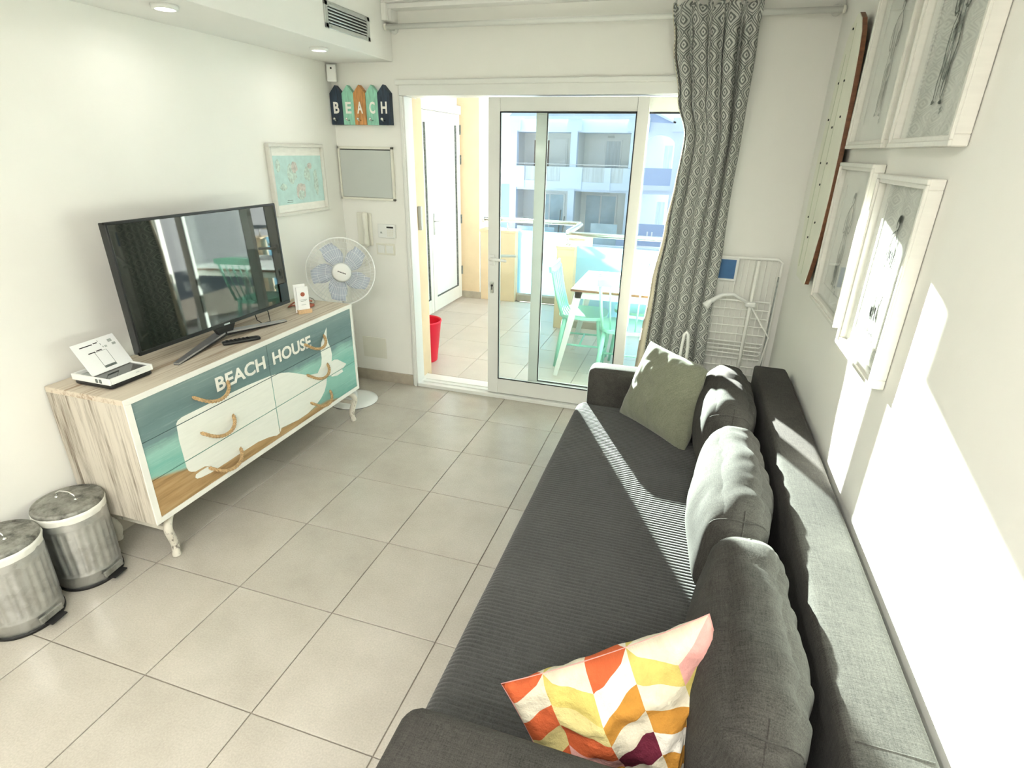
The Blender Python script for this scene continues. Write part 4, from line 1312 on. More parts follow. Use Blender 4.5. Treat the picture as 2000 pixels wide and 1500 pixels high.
from mathutils.bvhtree import BVHTree
def back_cushion(yc, w, zc, lean, label, seed, xc=2.335, yaw=0.0, roll=0.0, hgt=.175):
    t = thing('back_cushion', label, 'cushion', (xc, yc, .43), group='loose charcoal back cushions of the sofa')
    R = (Matrix.Rotation(yaw, 4, 'Z') @ Matrix.Rotation(lean, 4, 'Y') @ Matrix.Rotation(roll, 4, 'X')).to_3x3()
    C_ = Vector((xc, yc, zc))
    b = BM()
    rbox(b, C_, (0.078, w / 2, hgt), 0.062, 30, (.052, .012, .018), R.to_4x4(), nz=.011, nsc=6.0, seed=seed)
    for v in b.verts:
        q = R.inverted() @ (v.co - C_)
        top = max(0, q.z / hgt)
        # soft folds across the top, tighter towards the ends
        wr_ = noise.noise(Vector((q.y * 17, q.x * 5 + q.z * 3, seed))) * .6 + noise.noise(Vector((q.y * 38, q.x * 8, seed + 3))) * .4
        wr_ += noise.noise(Vector((q.y * 70, q.x * 9 + q.z * 4, seed + 7))) * .35
        v.co += R @ Vector((0.012 * wr_ * (.3 + top), 0, 0.013 * wr_ * top))
        cy = abs(q.y) / (w / 2)
        v.co.z -= .030 * max(0, cy - .72) / .28 * top
        v.co.z = max(v.co.z, .433)
    bvh = BVHTree.FromBMesh(b)
    obj('cover', b, 'linen', t, smooth=True)
    for s in (-1, 1):
        P = []
        for k in range(33):
            z = (-.95 + 1.9 * k / 32) * hgt
            o_ = C_ + R @ Vector((0.0, s * (w / 2 + .1), z)); d_ = R @ Vector((0, -s, 0))
            h = bvh.ray_cast(o_, d_)
            if h[0]: P.append(h[0])
        b = BM(); tube(b, P, .0024, 6); obj('seam', b, 'linen', t, smooth=True)
        P = []
        for k in range(21):
            x_ = -.085 + .17 * k / 20
            o_ = C_ + R @ Vector((x_, s * (w / 2 - .040 + .016 * (1 - (x_ / .085) ** 2)), hgt + .2)); d_ = R @ Vector((0, 0, -1))
            h = bvh.ray_cast(o_, d_)
            if h[0] and h[0].z > zc + .06: P.append(h[0])
        b = BM(); tube(b, P, .0030, 6); obj('top_seam', b, 'linen', t, smooth=True)
    return t
back_cushion(0.135, 0.620, .600, .10, 'near charcoal back cushion behind the patchwork pillow', 1.3, 2.305, roll=.03)
back_cushion(0.815, 0.640, .600, .10, 'middle charcoal back cushion, the one in full sun', 4.1, 2.305, roll=.02)
back_cushion(1.510, 0.630, .605, .08, 'far charcoal back cushion behind the green pillow', 7.7, 2.310)

# scatter pillows
def scatter(name, label, o, e1, e2, w, h, T, m, seed, ribs=0, n=30, k=.07, wr=.006, squash=False):
    t = thing(name, label, 'pillow', (o[0], o[1], .43))
    def rest(p):
        # pressed against the seat and the inside of the near arm
        if squash:
            p.z = max(p.z, .434 + .02 * max(0, p.z - .3)); p.y = max(p.y, AI0 + .006)
            lim = 2.185 + max(0, p.z - .60) * .55
            if p.x > lim: p.x = lim + (p.x - lim) * .2
        else:
            if p.z < .64 and p.y > 1.832: p.y = 1.832 + (p.y - 1.832) * .1
            if p.x > 2.19: p.x = 2.19 + (p.x - 2.19) * .3
        return p
    b = pillow(o, e1, e2, w, h, T, k, n, wr, seed, ribs)
    for v in b.verts: rest(v.co)
    obj('cover', b, m, t, smooth=True, normals=False)
    e1 = Vector(e1).normalized(); e2 = Vector(e2); e2 = (e2 - e1 * e2.dot(e1)).normalized()
    b = BM()
    P = []
    N_ = 24
    def pt(u, v):
        return Vector(o) + e1 * (u * w / 2 * (1 - k * (1 - v * v))) + e2 * (v * h / 2 * (1 - k * (1 - u * u)))
    for i in range(N_): P.append(pt(-1 + 2 * i / N_, -1))
    for i in range(N_): P.append(pt(1, -1 + 2 * i / N_))
    for i in range(N_): P.append(pt(1 - 2 * i / N_, 1))
    for i in range(N_): P.append(pt(-1, 1 - 2 * i / N_))
    P = [rest(p) for p in P]
    tube(b, P, .0013, 6, closed=True)
    obj('piping', b, m, t, smooth=True)
    return t
scatter('green_pillow', 'sage green ribbed pillow in the far corner of the sofa', (2.050, 1.690, .612), (.34, -.315, -.01), (.135, .10, .40), .470, .415, .185, 'velvet', 2.0, ribs=46, n=92, k=.05, wr=.005)
scatter('patchwork_pillow', 'colourful patchwork pillow at the near end of the sofa', (2.098, -0.030, .490), (.42, .150, .20), (-.18, .20, .86), .500, .430, .190, 'patch', 5.0, n=48, k=.06, wr=.018, squash=True)

# ================================================================ RIGHT WALL
def sketch(parent, yc, zc, w, h, strokes, x):
    """charcoal strokes: (points[(u,v)], width, material), u,v in -1..1 of the sheet"""
    for pts, wd, mm in strokes:
        b = BM()
        P = []
        for k in range(len(pts) - 1):
            q0 = Vector(pts[max(k - 1, 0)]); q1 = Vector(pts[k]); q2 = Vector(pts[k + 1]); q3 = Vector(pts[min(k + 2, len(pts) - 1)])
            for s in (0, .25, .5, .75):
                P.append(0.5 * ((2 * q1) + (-q0 + q2) * s + (2 * q0 - 5 * q1 + 4 * q2 - q3) * s * s + (-q0 + 3 * q1 - 3 * q2 + q3) * s ** 3))
        P.append(Vector(pts[-1]))
        P = [Vector((yc - p.x * w / 2, zc + p.y * h / 2)) for p in P]
        L_, R__ = [], []
        n = len(P)
        for i in range(n):
            d = (P[min(i + 1, n - 1)] - P[max(i - 1, 0)]).normalized()
            nn = Vector((-d.y, d.x)) * wd * .5 * (.45 + .55 * math.sin(PI * (i + .5) / n)) * (1 + .4 * noise.noise(Vector((i * .7, yc, zc))))
            L_.append(P[i] + nn); R__.append(P[i] - nn)
        va = [b.verts.new((x, p.x, p.y)) for p in L_]; vb = [b.verts.new((x, p.x, p.y)) for p in R__]
        for i in range(n - 1):
            b.faces.new((va[i], va[i + 1], vb[i + 1], vb[i]))
        obj('sketch_line', b, mm, parent)
def figure(seed, back=True, lean=0.0):
    random.seed(seed)
    S = []
    j = lambda a: a + random.uniform(-.02, .02)
    hx = .06 + lean
    S.append(([(hx - .05, .58), (hx - .06, .66), (hx, .70), (hx + .06, .66), (hx + .05, .58), (hx, .55)], .010, 'ink'))           # head
    S.append(([(hx - .04, .68), (hx + .03, .70), (hx + .06, .64)], .022, 'ink'))                                                  # hair
    S.append(([(hx - .03, .55), (j(-.12), .48), (j(-.17), .38), (j(-.12), .22), (j(-.10), .10), (j(-.14), 0)], .009, 'ink'))      # left flank
    S.append(([(hx + .03, .55), (j(.14), .48), (j(.18), .36), (j(.13), .22), (j(.12), .10), (j(.16), -.02)], .008, 'ink'))        # right flank
    S.append(([(j(-.16), .44), (j(-.24), .28), (j(-.20), .12), (j(-.10), .14)], .008, 'ink'))                                     # arm
    S.append(([(j(.17), .44), (j(.24), .30), (j(.20), .14), (j(.10), .16)], .007, 'ink'))
    S.append(([(-.14, 0), (j(-.17), -.18), (j(-.13), -.36), (j(-.15), -.52), (j(-.12), -.68)], .010, 'ink'))                      # legs
    S.append(([(.02, -.06), (j(-.02), -.22), (j(-.06), -.40), (j(-.07), -.56), (j(-.08), -.68)], .006, 'ink'))
    S.append(([(.16, -.02), (j(.17), -.2), (j(.12), -.38), (j(.14), -.54), (j(.11), -.70)], .009, 'ink'))
    S.append(([(.03, -.06), (j(.05), -.22), (j(.06), -.40), (j(.06), -.56), (j(.07), -.68)], .006, 'ink'))
    S.append(([(-.12, -.68), (-.17, -.72), (-.08, -.71)], .008, 'ink'))
    S.append(([(.11, -.70), (.17, -.73), (.07, -.72)], .008, 'ink'))
    for k in range(5):
        x0 = random.uniform(-.12, .12); z0 = random.uniform(-.5, .4)
        S.append(([(x0, z0), (x0 + random.uniform(-.04, .04), z0 - .08), (x0 + random.uniform(-.05, .05), z0 - .17)], .020, 'ink_soft'))
    S.append(([(.02, .42), (.0, .2), (.02, .0)], .007, 'ink_soft'))
    S.append(([(.18, -.80), (.24, -.78), (.21, -.83), (.28, -.81)], .006, 'ink_soft'))
    return S
def frame(label, y0, y1, z0, z1, seed, lean):
    t = thing('framed_sketch', label, 'picture', (XR - .02, (y0 + y1) / 2, z0), group='white framed figure sketches on the right wall')
    fw, fd = .026, .036
    b = BM()
    for (a, c, d, e) in ((y0, y1, z0, z0 + fw), (y0, y1, z1 - fw, z1), (y0, y0 + fw, z0 + fw, z1 - fw), (y1 - fw, y1, z0 + fw, z1 - fw)):
        box(b, XR - fd, XR - .002, a, c, d, e, 0.002, 1)
    f2 = fw * .55
    for (a, c, d, e) in ((y0, y1, z0, z0 + f2), (y0, y1, z1 - f2, z1), (y0, y0 + f2, z0 + f2, z1 - f2), (y1 - f2, y1, z0 + f2, z1 - f2)):
        box(b, XR - fd - .006, XR - fd + .002, a, c, d, e, 0.002, 1)
    obj('frame', b, 'frame_white', t)
    b = BM()
    mw = .055
    for (a, c, d, e) in ((y0 + .02, y1 - .02, z0 + .02, z0 + fw + mw), (y0 + .02, y1 - .02, z1 - fw - mw, z1 - .02), (y0 + .02, y0 + fw + mw, z0 + fw + mw, z1 - fw - mw), (y1 - fw - mw, y1 - .02, z0 + fw + mw, z1 - fw - mw)):
        box(b, XR - .016, XR - .0135, a, c, d, e)
    obj('mount', b, 'mount', t)
    b = BM(); box(b, XR - .0125, XR - .010, y0 + .03, y1 - .03, z0 + .03, z1 - .03); pp = obj('sheet', b, 'paper', t)
    sketch(pp, (y0 + y1) / 2, (z0 + z1) / 2, (y1 - y0 - .08), (z1 - z0 - .08), figure(seed, lean=lean), XR - .0168)
    b = BM(); box(b, XR - .0215, XR - .0195, y0 + .02, y1 - .02, z0 + .02, z1 - .02); obj('glazing', b, 'picture_glass', t)
frame('framed figure sketch, upper one beside the surfboard', 1.225, 1.720, 1.742, 2.300, 21, .0)
frame('framed figure sketch, upper one nearest the viewer', 0.672, 1.155, 1.740, 2.300, 22, .05)
frame('framed figure sketch, lower one beside the surfboard', 1.250, 1.735, 1.142, 1.694, 23, -.04)
frame('framed figure sketch, lower one half lit by sun', 0.728, 1.170, 1.114, 1.668, 24, .02)

sb = thing('surfboard', 'pale green decorative surfboard with a brown edge on the right wall', 'surfboard', (XR - .02, 1.99, 1.155))
prof = [(2.255, .015), (2.225, .085), (2.17, .140), (2.10, .172), (2.0, .198), (1.88, .218), (1.72, .236), (1.56, .243), (1.40, .226), (1.28, .190), (1.165, .128)]
yc = 2.020
prof = [(z, w * .93) for z, w in prof]
FX = XR - .044
pts = [(yc - w, z) for z, w in prof] + [(yc + w, z) for z, w in prof[::-1]]
b = BM(); prism(b, pts, (FX + .003, 0, 0), (0, 1, 0), (0, 0, 1), (1, 0, 0), .017); obj('edge', b, 'walnut', sb, label='brown wooden edge')
pts = [(yc - w * .985, z - .002) for z, w in prof] + [(yc + w * .985, z - .002) for z, w in prof[::-1]]
b = BM(); prism(b, pts, (FX, 0, 0), (0, 1, 0), (0, 0, 1), (1, 0, 0), .0028); deck = obj('deck', b, 'surf', sb)
b = BM(); prism(b, [(yc - .006, 1.19), (yc + .006, 1.19), (yc + .004, 2.22), (yc - .004, 2.22)], (FX - .0006, 0, 0), (0, 1, 0), (0, 0, 1), (1, 0, 0), .001); obj('stringer', b, 'surf_stripe', deck)
b = BM(); prism(b, [(yc + .09, 1.21), (yc + .115, 1.21), (yc + .14, 1.7), (yc + .09, 2.12), (yc + .078, 2.12), (yc + .12, 1.7)], (FX - .0006, 0, 0), (0, 1, 0), (0, 0, 1), (1, 0, 0), .001); obj('stripe', b, 'surf_stripe', deck)
for (y, z) in ((2.04, 2.205), (2.10, 2.01), (1.99, 2.01), (2.15, 1.868), (1.905, 1.868), (2.03, 1.832), (2.115, 1.685), (1.965, 1.686), (2.02, 1.595), (2.125, 1.443), (1.94, 1.436), (2.03, 1.36)):
    b = BM(); tube(b, [(FX, y + .015, z), (FX - .004, y + .015, z)], .0045, 8); obj('peg', b, 'ink_black', deck)

# ================================================================ DRYING RACK in the far right corner
rk = thing('drying_rack', 'folded white wire clothes drying rack leaning in the far right corner', 'drying rack', (2.40, 2.60, 0))
RY = 2.612
b = BM(); tube(b, [(2.205, RY, .30), (2.205, RY, 1.13), (2.215, RY, 1.152), (2.565, RY, 1.158), (2.588, RY, 1.14), (2.588, RY, .30), (2.57, RY, .28), (2.22, RY, .28)], .0085, 8, closed=True); obj('outer_frame', b, 'rack', rk, smooth=True)
for k in range(12):
    x = 2.225 + k * .031
    b = BM(); tube(b, [(x, RY + .012, .30), (x, RY + .012, 1.148)], .0030, 5); obj('wire', b, 'rack', rk)
b = BM(); tube(b, [(2.235, RY - .030, .25), (2.235, RY - .030, .895), (2.245, RY - .030, .905), (2.555, RY - .030, .908), (2.566, RY - .030, .895), (2.566, RY - .030, .25)], .0050, 8); obj('wing_frame', b, 'rack', rk, smooth=True)
for k in range(12):
    z = .905 - k * .052
    b = BM(); tube(b, [(2.235, RY - .030, z), (2.566, RY - .030, z + .003)], .0038, 5); obj('wire', b, 'rack', rk)
for z in (.655, .605):
    b = BM(); tube(b, [(2.245, RY - .045, z), (2.545, RY - .045, z - .004), (2.560, RY - .045, z - .016), (2.545, RY - .045, z - .030), (2.245, RY - .045, z - .026)], .0042, 6); obj('wing_end', b, 'rack', rk, smooth=True)
b = BM(); tube(b, [(2.455, RY - .055, 1.150), (2.452, RY - .060, .90), (2.445, RY - .075, .20)], .0095, 8); obj('pole', b, 'rack', rk, smooth=True)
b = BM(); rbox(b, (2.452, RY - .065, .897), (.030, .016, .016), .010, 6); obj('joint', b, 'plastic', rk, smooth=True)
b = BM(); tube(b, [(2.452, RY - .065, .900), (2.40, RY - .075, .925), (2.345, RY - .09, .955), (2.285, RY - .10, .948), (2.225, RY - .105, .905)], [.010, .0095, .010, .012, .015], 10); obj('support_arm', b, 'plastic', rk, smooth=True)
b = BM(); lathe(b, [(.014, 0), (.024, .045), (.019, .047), (.010, .010)], (2.228, RY - .105, .908), 16, Vector((-.55, -.2, -.6)).to_track_quat('Z', 'Y').to_matrix(), caps=False); obj('foot_cup', b, 'plastic', rk, smooth=True)
b = BM(); tube(b, [(2.455, RY - .065, .890), (2.585, RY - .060, .705), (2.555, RY - .06, .40)], .0048, 6); obj('strut', b, 'rack', rk, smooth=True)
b = BM(); box(b, 2.578, 2.584, RY - .022, RY - .006, .40, 1.06); obj('side_strap', b, 'ink_soft', rk)
b = BM(); box(b, 2.205, 2.352, RY - .016, RY - .011, 1.018, 1.152, .001, 1); tg_ = obj('tag_plate', b, 'plastic', rk)
b = BM(); box(b, 2.210, 2.338, RY - .0185, RY - .016, 1.030, 1.142); obj('blue_label', b, 'blue_label', tg_, label='plain blue square label')
b = BM(); tube(b, [(2.085, 2.36, .28), (2.098, 2.355, .66), (2.103, 2.352, .73), (2.113, 2.35, .748), (2.124, 2.352, .73), (2.132, 2.355, .66), (2.14, 2.36, .28)], .0095, 8)
tube(b, [(2.11, 2.36, .285), (2.23, 2.58, .30)], .006, 6)
obj('folding_leg', b, 'rack', rk, smooth=True)

# ================================================================ BALCONY
BY0, BY1, BY2 = YB + .22, 5.46, 4.60
XW = -0.60
b = BM(); box(b, XW - .2, 4.2, BY0, 5.62, -0.14, -0.006); bfl = struct('balcony_floor', b, 'grout', label='pale tiled balcony floor')
lay(XW, 2.9, BY0, 5.42, bfl, 'tile_out', -0.05, 0.22)
# left side wall with the white frosted door in it, and the full-height pillar
b = BM(); box(b, XW - .18, XW, BY0, 4.26, 0, 2.39); struct('wall_balcony_left', b, 'cream')
b = BM(); box(b, -0.345, -0.332, 5.40, 5.75, 0, 2.39); struct('pillar_return', b, 'white_render', label='white side of the tall balcony pillar')
b = BM(); box(b, XW - .18, -0.3455, 5.398, 5.75, 0, 2.39); struct('balcony_pillar', b, 'cream', label='full height cream pillar beside the frosted door')
b = BM(); box(b, XW, -0.332, 5.383, 5.397, 0, .085); box(b, XW, XW + .012, BY0, 4.26, 0, .085); struct('baseboard_balcony', b, 'baseboard')
b = BM(); box(b, XW, OX0 + .004, YB + .2205, YB + .275, 0, 2.39); box(b, OX0 - .001, OX0 + .004, YB + .101, YB + .2205, 0.028, OZ1 - .056); struct('wall_balcony_inner', b, 'cream')
b = BM(); prism(b, [(5.3, -2.7), (7.6, -2.7), (7.6, 1.42), (5.3, .88)], (-1.55, 0, 0), (0, 1, 0), (0, 0, 1), (1, 0, 0), .15); struct('wall_shade_caster', b, 'white_render')  # unseen sloped wall, added to cast shade on the lower frosted panes
# balcony ceiling, following the stepped edge
b = BM(); box(b, XW - .2, 0.263, BY0, 5.45, 2.392, 2.62); box(b, 0.263, 4.2, BY0, 4.52, 2.375, 2.62); struct('ceiling_balcony', b, 'white_render')
# side door
sd = thing('door_2', 'white frosted glass balcony side door with a narrow sidelight', None, (XW + .03, 4.9, 0), kind='structure')
def sd_leaf(name, y0, y1, st, z1, zt):
    b = BM()
    box(b, XW - .02, XW + .035, y0, y0 + st, .02, z1, .004); box(b, XW - .02, XW + .035, y1 - st, y1, .02, z1, .004)
    box(b, XW - .018, XW + .033, y0 + st, y1 - st, z1 - .11, z1, .004); box(b, XW - .018, XW + .033, y0 + st, y1 - st, .02, .02 + zt, .004)
    o = obj(name, b, 'pvc', sd)
    g = BM(); box(g, XW + .002, XW + .010, y0 + st - .01, y1 - st + .01, .02 + zt - .01, z1 - .10); obj('pane', g, 'frosted', o)
    g = BM()
    for (a, c, d, e) in ((y0 + st, y0 + st + .008, .02 + zt, z1 - .11), (y1 - st - .008, y1 - st, .02 + zt, z1 - .11), (y0 + st, y1 - st, .02 + zt, .028 + zt)):
        box(g, XW + .010, XW + .030, a, c, d, e)
    obj('gasket', g, 'ink', o)
    return o
sd_leaf('sidelight', 4.29, 4.565, .062, 2.06, .15)
dl = sd_leaf('leaf', 4.575, 5.37, .085, 2.06, .15)
b = BM(); box(b, XW - .01, XW + .0, 4.26, 5.39, 2.13, 2.39); obj('transom_pane', b, 'frosted', sd)
b = BM(); box(b, XW - .03, XW + .045, 4.26, 5.395, 2.062, 2.15, .004); box(b, XW - .03, XW + .045, 4.25, 4.29, 0, 2.07, .004); obj('frame', b, 'pvc', sd)
b = BM(); box(b, XW + .035, XW + .043, 4.605, 4.63, .86, 1.08, .002); tube(b, [(XW + .04, 4.617, 1.0), (XW + .075, 4.617, 1.0), (XW + .080, 4.72, 1.0)], .008, 8); obj('handle', b, 'grille_alu', dl, smooth=True)
for z in (.30, .90, 1.55, 1.86):
    b = BM(); tube(b, [(XW + .042, 5.365, z), (XW + .042, 5.365, z + .10)], .010, 8); obj('hinge', b, 'ink', dl)
# parapet
def plinth(name, x0, x1, y0, y1, z1, label):
    b = BM(); box(b, x0, x1, y0, y1, 0, z1, .004); box(b, x0 - .008, x1 + .008, y0 - .008, y1 + .008, z1, z1 + .03, .004)
    return struct(name, b, 'cream', label=label)
plinth('parapet_pillar', -0.330, 0.105, BY1 - .06, BY1 + .14, .815, 'low cream parapet pillar next to the tall pillar')
plinth('parapet_pillar', 0.805, 0.985, BY2 - .06, BY1 + .14, .815, 'low cream parapet pillar at the stepped balcony corner')
plinth('parapet_pillar', 2.60, 2.80, BY2 - .06, BY2 + .14, .815, 'low cream parapet pillar at the right balcony end')
for (x0, x1, y, lab) in ((0.113, 0.797, BY1 + .03, 'pale blue frosted balcony panel beside the tall pillar'), (0.993, 2.592, BY2 + .03, 'pale blue frosted balcony panel behind the dining table')):
    t = thing('balustrade_panel', lab, 'balustrade', ((x0 + x1) / 2, y, 0), group='balcony balustrade panels')
    b = BM(); box(b, x0, x1, y - .006, y + .006, .10, .845, .002, 1); obj('panel', b, 'blue_frost', t)
    b = BM(); box(b, x0, x1, y - .02, y + .02, .0, .075, .003); obj('kerb', b, 'baseboard', t)
    b = BM(); box(b, x0, x1, y - .014, y + .014, .075, .102, .002); obj('channel', b, 'steel', t)
hr = thing('handrail', 'stainless steel handrail above the stepped balcony parapet', 'handrail', (0.85, 5.0, .845))
b = BM(); tube(b, [(-0.30, 5.48, .955), (.80, 5.50, .955), (.85, 5.48, .955), (.868, 5.42, .955), (.868, 4.74, .955), (.885, 4.66, .955), (.94, 4.64, .955), (2.9, 4.64, .955)], .024, 12); obj('rail', b, 'steel', hr, smooth=True)
for (x, y) in ((-.02, 5.49), (.885, 4.68), (2.68, 4.64)):
    b = BM(); tube(b, [(x, y, .84), (x, y, .95)], .008, 8); lathe(b, [(.03, 0), (.03, .006), (.01, .008)], (x, y, .845), 16); obj('post', b, 'steel', hr, smooth=True)
b = BM(); lathe(b, [(.04, 0), (.04, .012), (.026, .02)], (-.325, 5.48, .955), 20, Matrix.Rotation(PI / 2, 4, 'Y')); obj('wall_flange', b, 'steel', hr, smooth=True)

# red bin
rb = thing('waste_basket', 'bright red plastic waste basket on the balcony behind the door jamb', 'bin', (-0.015, 3.20, 0))
b = BM(); lathe(b, [(.0001, .004), (.095, .0), (.100, .006), (.142, .350), (.147, .352), (.147, .362), (.138, .362), (.136, .350), (.094, .012), (.0001, .010)], (-0.015, 3.20, 0), 48, caps=False); obj('shell', b, 'red', rb, smooth=True)
b = BM(); tube(b, [(-0.015 + .143 * math.cos(2 * PI * k / 48), 3.20 + .143 * math.sin(2 * PI * k / 48), .361) for k in range(48)], .0045, 8, closed=True); obj('rim', b, 'red', rb, smooth=True)

# dining table
tb = thing('dining_table', 'white balcony dining table with a brown wooden edge', 'table', (1.78, 3.58, 0))
TX0, TX1, TY0_, TY1_ = 1.235, 2.33, 3.20, 3.96
b = BM(); box(b, TX0, TX1, TY0_, TY1_, .722, .738, .002, 1); obj('edge', b, 'walnut', tb, label='brown wood edge')
b = BM(); box(b, TX0 + .004, TX1 - .004, TY0_ + .004, TY1_ - .004, .738, .744, .001, 1); tp = obj('table_top', b, 'table_top', tb)
for k in range(9):
    b = BM(); box(b, TX0 + .12, TX0 + .62, TY0_ + .12 + k * .06, TY0_ + .132 + k * .06, .744, .7446); obj('printed_line', b, 'ink_soft', tp)
b = BM()
for (a, c, d, e) in ((TX0 + .03, TX1 - .03, TY0_ + .03, TY0_ + .05), (TX0 + .03, TX1 - .03, TY1_ - .05, TY1_ - .03), (TX0 + .03, TX0 + .05, TY0_ + .05, TY1_ - .05), (TX1 - .05, TX1 - .03, TY0_ + .05, TY1_ - .05)):
    box(b, a, c, d, e, .665, .722)
obj('apron', b, 'pvc', tb)
for sx in (0, 1):
    for sy in (0, 1):
        x = TX0 + .03 if sx == 0 else TX1 - .03; y = TY0_ + .03 if sy == 0 else TY1_ - .03
        dx = -.14 if sx == 0 else .14; dy = -.0 if sy == 0 else .02
        b = BM()
        A = [(x, y), (x + (.06 if sx == 0 else -.06), y), (x + (.06 if sx == 0 else -.06), y + (.012 if sy == 0 else -.012)), (x + (.012 if sx == 0 else -.012), y + (.012 if sy == 0 else -.012)), (x + (.012 if sx == 0 else -.012), y + (.05 if sy == 0 else -.05)), (x, y + (.05 if sy == 0 else -.05))]
        va = [b.verts.new((p[0], p[1], .722)) for p in A]
        vb = [b.verts.new((x + dx + (p[0] - x) * .55, y + dy + (p[1] - y) * .55, 0)) for p in A]
        b.faces.new(va); b.faces.new(vb)
        for i in range(6): b.faces.new((va[i], va[(i + 1) % 6], vb[(i + 1) % 6], vb[i]))
        obj('leg', b, 'pvc', tb)

def chair(label, loc, rz):
    t = thing('spindle_chair', label, 'chair', loc, rz, group='mint spindle-back chairs on the balcony')
    # faces +x, back at -x
    b = BM()
    out = []
    for k in range(32):
        a = 2 * PI * k / 32
        ca, sa = math.cos(a), math.sin(a)
        out.append((.205 * math.copysign(abs(ca) ** .7, ca), .205 * math.copysign(abs(sa) ** .7, sa) * (1 - .08 * (1 - ca) / 2)))
    prism(b, out, (0, 0, .430), (1, 0, 0), (0, 1, 0), (0, 0, 1), .026)
    obj('seat', b, 'mint', t, local=True)
    for sx in (-1, 1):
        for sy in (-1, 1):
            b = BM(); tube(b, [(sx * .14, sy * .14, .435), (sx * .165, sy * .160, .25), (sx * .20, sy * .19, 0)], [.017, .019, .012], 10); obj('leg', b, 'mint', t, local=True, smooth=True)
    for sy in (-1, 1):
        b = BM(); tube(b, [(-.172, sy * .165, .20), (.172, sy * .165, .20)], .009, 8); obj('stretcher', b, 'mint', t, local=True, smooth=True)
    b = BM(); tube(b, [(0, -.165, .20), (0, .165, .20)], .009, 8); obj('stretcher', b, 'mint', t, local=True, smooth=True)
    for k in range(6):
        y0 = -.155 + k * .062; y1 = -.185 + k * .074
        rr = .0115 if k in (0, 5) else .0065
        b = BM(); tube(b, [(-.165, y0, .445), (-.215, (y0 + y1) / 2, .62), (-.255, y1, .815)], rr, 8); obj('spindle', b, 'mint', t, local=True, smooth=True)
    b = BM()
    prev = None
    for k in range(13):
        s = k / 12 * 2 - 1
        x = -.262 + .022 * s * s * -1 + .018
        y = s * .205
        zt = .865 - .012 * s * s; zb_ = .800 + .004 * s * s
        ring = [b.verts.new((x - .010, y, zb_)), b.verts.new((x + .010, y, zb_)), b.verts.new((x + .004, y, zt)), b.verts.new((x - .016, y, zt))]
        if prev:
            for i in range(4): b.faces.new((prev[i], prev[(i + 1) % 4], ring[(i + 1) % 4], ring[i]))
        else: b.faces.new(ring)
        prev = ring
    b.faces.new(prev)
    obj('top_rail', b, 'mint', t, local=True, smooth=False)
    return t
c0 = chair('mint spindle-back chair at the left end of the balcony table', (1.275, 3.64, 0), 0.05)
dup(c0, (1.66, 3.36, 0), PI / 2, 'mint spindle-back chair on the room side of the balcony table')
dup(c0, (1.70, 3.94, 0), -PI / 2, 'mint spindle-back chair on the outer side of the balcony table')

# ================================================================ BUILDING OPPOSITE AND PLAZA
b = BM(); box(b, -60, 60, 6.2, 120, -2.72, -2.70); struct('ground', b, 'asphalt', label='paved plaza below the balcony')
D = 28.0
fb = thing('apartment_building', 'pale blue-white two-storey apartment block across the plaza', 'building', (-2.9, D, -2.7))
def part(name, m, *boxes, bev=0, parent=None, label=None):
    b = BM()
    for q in boxes: box(b, *q)
    return obj(name, b, m, parent or fb, label=label)
bays = [(-6.85, -4.12), (-3.80, -1.25)]
rec = part('recess_wall', 'far_recess', (-7.2, 1.4, D + 1.8, D + 2.0, -2.7, 3.0))
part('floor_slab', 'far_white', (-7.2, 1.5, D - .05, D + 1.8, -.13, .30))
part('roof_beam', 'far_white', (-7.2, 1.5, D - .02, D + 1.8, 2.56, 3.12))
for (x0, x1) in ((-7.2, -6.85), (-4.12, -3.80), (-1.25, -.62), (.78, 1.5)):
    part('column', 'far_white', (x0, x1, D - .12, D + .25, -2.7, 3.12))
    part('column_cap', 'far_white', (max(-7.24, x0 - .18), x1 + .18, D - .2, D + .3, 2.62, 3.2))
for x0 in (-7.2, -4.0, -1.0):
    part('party_wall', 'far_recess', (x0, x0 + .2, D + .25, D + 1.8, -2.7, 2.56))
# balcony parapets on the upper floor, with glass between white posts
for (x0, x1) in ((-6.95, -6.40), (-4.55, -3.45), (-2.35, -2.05), (-1.45, -.9)):
    part('parapet_post', 'far_white', (x0, x1, D - .22, D - .02, -.02, 1.0))
for (x0, x1) in ((-6.40, -4.55), (-3.45, -2.35), (-2.05, -1.45)):
    part('parapet_pane', 'far_curtained', (x0, x1, D - .14, D - .10, .32, 1.0))
    part('parapet_foot', 'far_white', (x0, x1, D - .18, D - .04, -.02, .32))
part('top_rail', 'silver', (-6.9, -1.25, D - .14, D - .10, 1.10, 1.13))
# upper doors
def window(x0, x1, z0, z1, mm, y=D + 1.74, mull=True, fr='white_render'):
    o = part('window', fr, (x0 - .08, x1 + .08, y, y + .06, z0, z1 + .08))
    if mull:
        xm_ = (x0 + x1) / 2
        b = BM(); box(b, x0, xm_ - .04, y - .02, y + .01, z0 + .06, z1); obj('pane', b, mm[0], o)
        b = BM(); box(b, xm_ + .04, x1, y - .02, y + .01, z0 + .06, z1); obj('pane', b, mm[1], o)
    else:
        b = BM(); box(b, x0, x1, y - .02, y + .01, z0 + .06, z1); obj('pane', b, mm[0], o)
window(-6.45, -4.75, .30, 2.22, ('far_dark', 'white_render'))
window(-3.45, -1.95, .30, 2.22, ('white_render', 'far_curtained'))
window(-6.25, -4.75, -2.65, -.45, ('far_glass', 'far_glass'))
window(-3.50, -1.95, -2.65, -.42, ('far_glass', 'far_glass'))
for z in (2.42, -.25):
    part('wall_lamp', 'grille_alu', (-2.62, -2.30, D + 1.70, D + 1.8, z - .05, z + .05))
